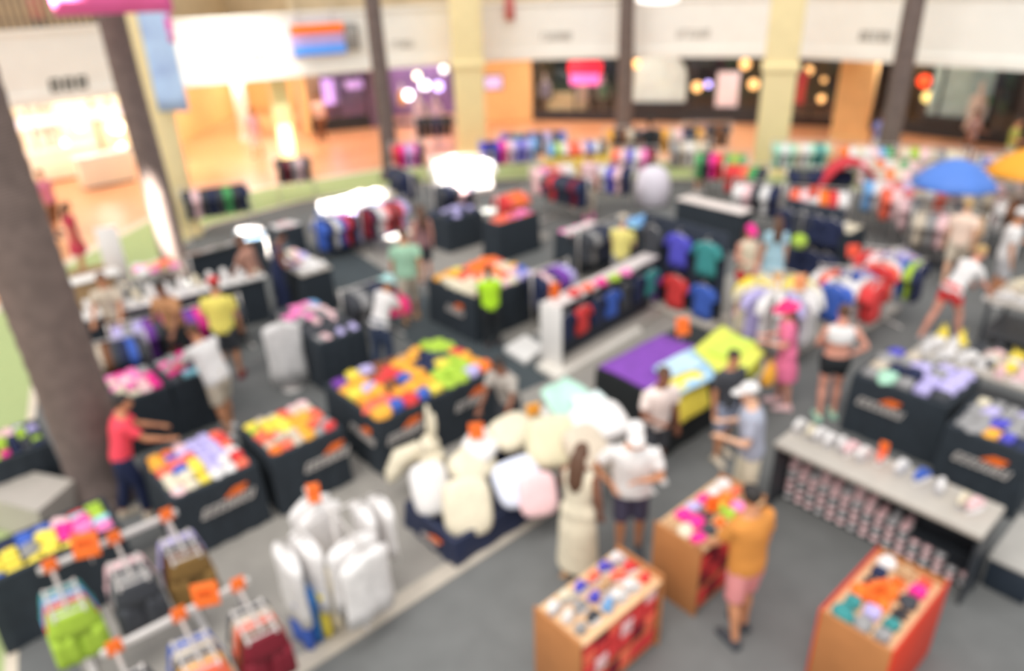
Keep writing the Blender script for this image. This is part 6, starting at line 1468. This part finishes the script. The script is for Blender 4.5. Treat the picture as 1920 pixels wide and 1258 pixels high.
mannequin(at_front(SF, 1093, 190, .8), rad(180), 'beige', 'mannequin in beige dress in the lantern shop window', 1.7)
mannequin(at_front(SF, 1130, 190, .8), rad(180), mat('emerald', (60, 150, 110), .6, .1, 5), 'mannequin in emerald top in the lantern shop window', 1.75, False)
mannequin(at_front(SF, 1022, 190, .8), rad(180), mat('dim_blue', (110, 120, 170), .6, .1, 5), 'mannequin in slate blue top at the left of the lantern shop', 1.8, False)
# rear glass shop: white arched display, white poster, lamps
q = at_front(SG, 1232, 165, .12); t = thing('arch_display', 'large pale arched window display right of the rear right palm', 'display', (q.x, q.y, 0), face_rot(SG[2])); PALE = mat('pale_mint_panel', (206, 222, 222), .5, .12, 2, emit=.1)
m = MB(); pts = [(-1.15, .75)]+[(1.15*math.cos(a)*-1, 1.7+1.05*math.sin(a)) for a in [math.pi*i/16 for i in range(17)]]+[(1.15, .75)]
mm = MB().prism(pts, -.05, .05).xf(Matrix.Rotation(math.pi/2, 4, 'X')); part('panel', mm, PALE, t)
part('base', MB().box(-1.15, 1.15, -.2, .2, .55, .78, .02), M_DARKM, t)
mannequin(at_front(SG, 1215, 175, -.12) if False else at_front(SG, 1200, 180, .5), rad(180), 'white', 'mannequin in white dress beside the pale arched display')
mannequin(at_front(SG, 1268, 200, .5), rad(180), 'blush', 'mannequin in blush dress right of the pale arched display', 1.6)
screen(SG, 1364, 168, .1, .85, 1.35, mat('poster_pink_white', (238, 220, 224), .5, .05, 2, emit=.25), 'pinkish white poster in the rear glass shop window', 'poster', 'poster')
AMB = mat('amber_glow', (255, 190, 120), .4, 0, 1, emit=2.0)
for s, px, py, r, m, l, off in [(SG, 1307, 163, .2, AMB, 'amber globe lamp left in the rear glass shop', .8), (SG, 1328, 158, .13, VG, 'violet globe lamp next to the amber one in the rear glass shop', .9), (SG, 1397, 120, .2, AMB, 'amber globe lamp high in the rear glass shop', .5), (SG, 1413, 158, .2, AMB, 'amber globe lamp beside the right yellow column', .8), (SG, 1192, 120, .16, AMB, 'amber globe lamp beside the rear right palm', -.4),
        (SH, 1516, 132, .16, AMB, 'amber globe lamp left in the dark red shop', .6), (SH, 1540, 185, .14, AMB, 'amber globe lamp low in the dark red shop', .9), (SH, 1545, 150, .10, AMB, 'small amber globe lamp in the dark red shop', 1.1),
        (SI, 1733, 152, .22, mat('red_glow', (255, 70, 30), .4, 0, 1, emit=1.8), 'red orange globe lamp in the right shop', .5), (SI, 1740, 182, .2, mat('straw_glow', (240, 214, 130), .4, 0, 1, emit=1.5), 'straw coloured globe lamp below the red one in the right shop', .5)]:
    globe(at_front(s, px, py, off), r, m, l)
screen(SH, 1503, 165, .1, .3, 1.2, mat('red_strip', (190, 40, 50), .5, .1, 3, emit=.2), 'narrow red strip sign at the left of the dark red shop', 'wall_sign', 'sign')
# right shop: teal pale display and white mannequin
q = at_front(SI, 1800, 180, .12); t = thing('arch_display', 'pale teal window display behind the white mannequin at right', 'display', (q.x, q.y, 0), face_rot(SI[2]))
part('panel', MB().box(-.95, .95, -.05, .05, .75, 2.8, .03), mat('pale_teal_panel', (150, 178, 180), .5, .25, 2, emit=.15), t); part('base', MB().box(-.95, .95, -.2, .2, .42, .75, .02), M_DARKM, t)
q = at_front(SI, 1825, 232, -.5); mannequin(q, rad(160), 'white', 'white mannequin in white dress before the pale teal display', 2.0)
mannequin(at_front(SI, 1778, 215, .5), rad(160), 'blush', 'mannequin in blush top left of the white mannequin', 1.6, False)
goods('bag', 'green', at_front(SI, 1848, 195, -.12), rad(160), .3, .2, .3, 'green bag hanging right of the white mannequin')

upstairs()

# ================================================================== DAYLIGHT SHAFTS through the roof openings
def shaft(target, src, power, size, label, blend=.35, col=(1, .95, .86)):
    d = bpy.data.lights.new('daylight_shaft', 'SPOT'); d.energy = power; d.spot_size = rad(size); d.spot_blend = blend; d.shadow_soft_size = .12; d.color = col
    o = bpy.data.objects.new('daylight_shaft', d); COL.objects.link(o); o.location = src
    o.rotation_euler = (Vector(target)-Vector(src)).to_track_quat('-Z', 'Y').to_euler(); return o
SUNV = Vector((-.35, -.45, 1)).normalized()*13
for px, py, z, pw, sz in [(660, 380, .95, 120000, 7.0), (868, 320, 1.45, 120000, 6.5), (318, 412, 1.47, 200000, 5.5), (470, 432, .95, 140000, 5.0)]:
    tg = G(px, py, z); shaft(tg, tg+SUNV, pw, sz, '')
tg = onplane(440, 110, FAS[4], FAS[5]); shaft(tg, tg+Vector((4, -9, 8)), 7000, 22, '', 1.0)
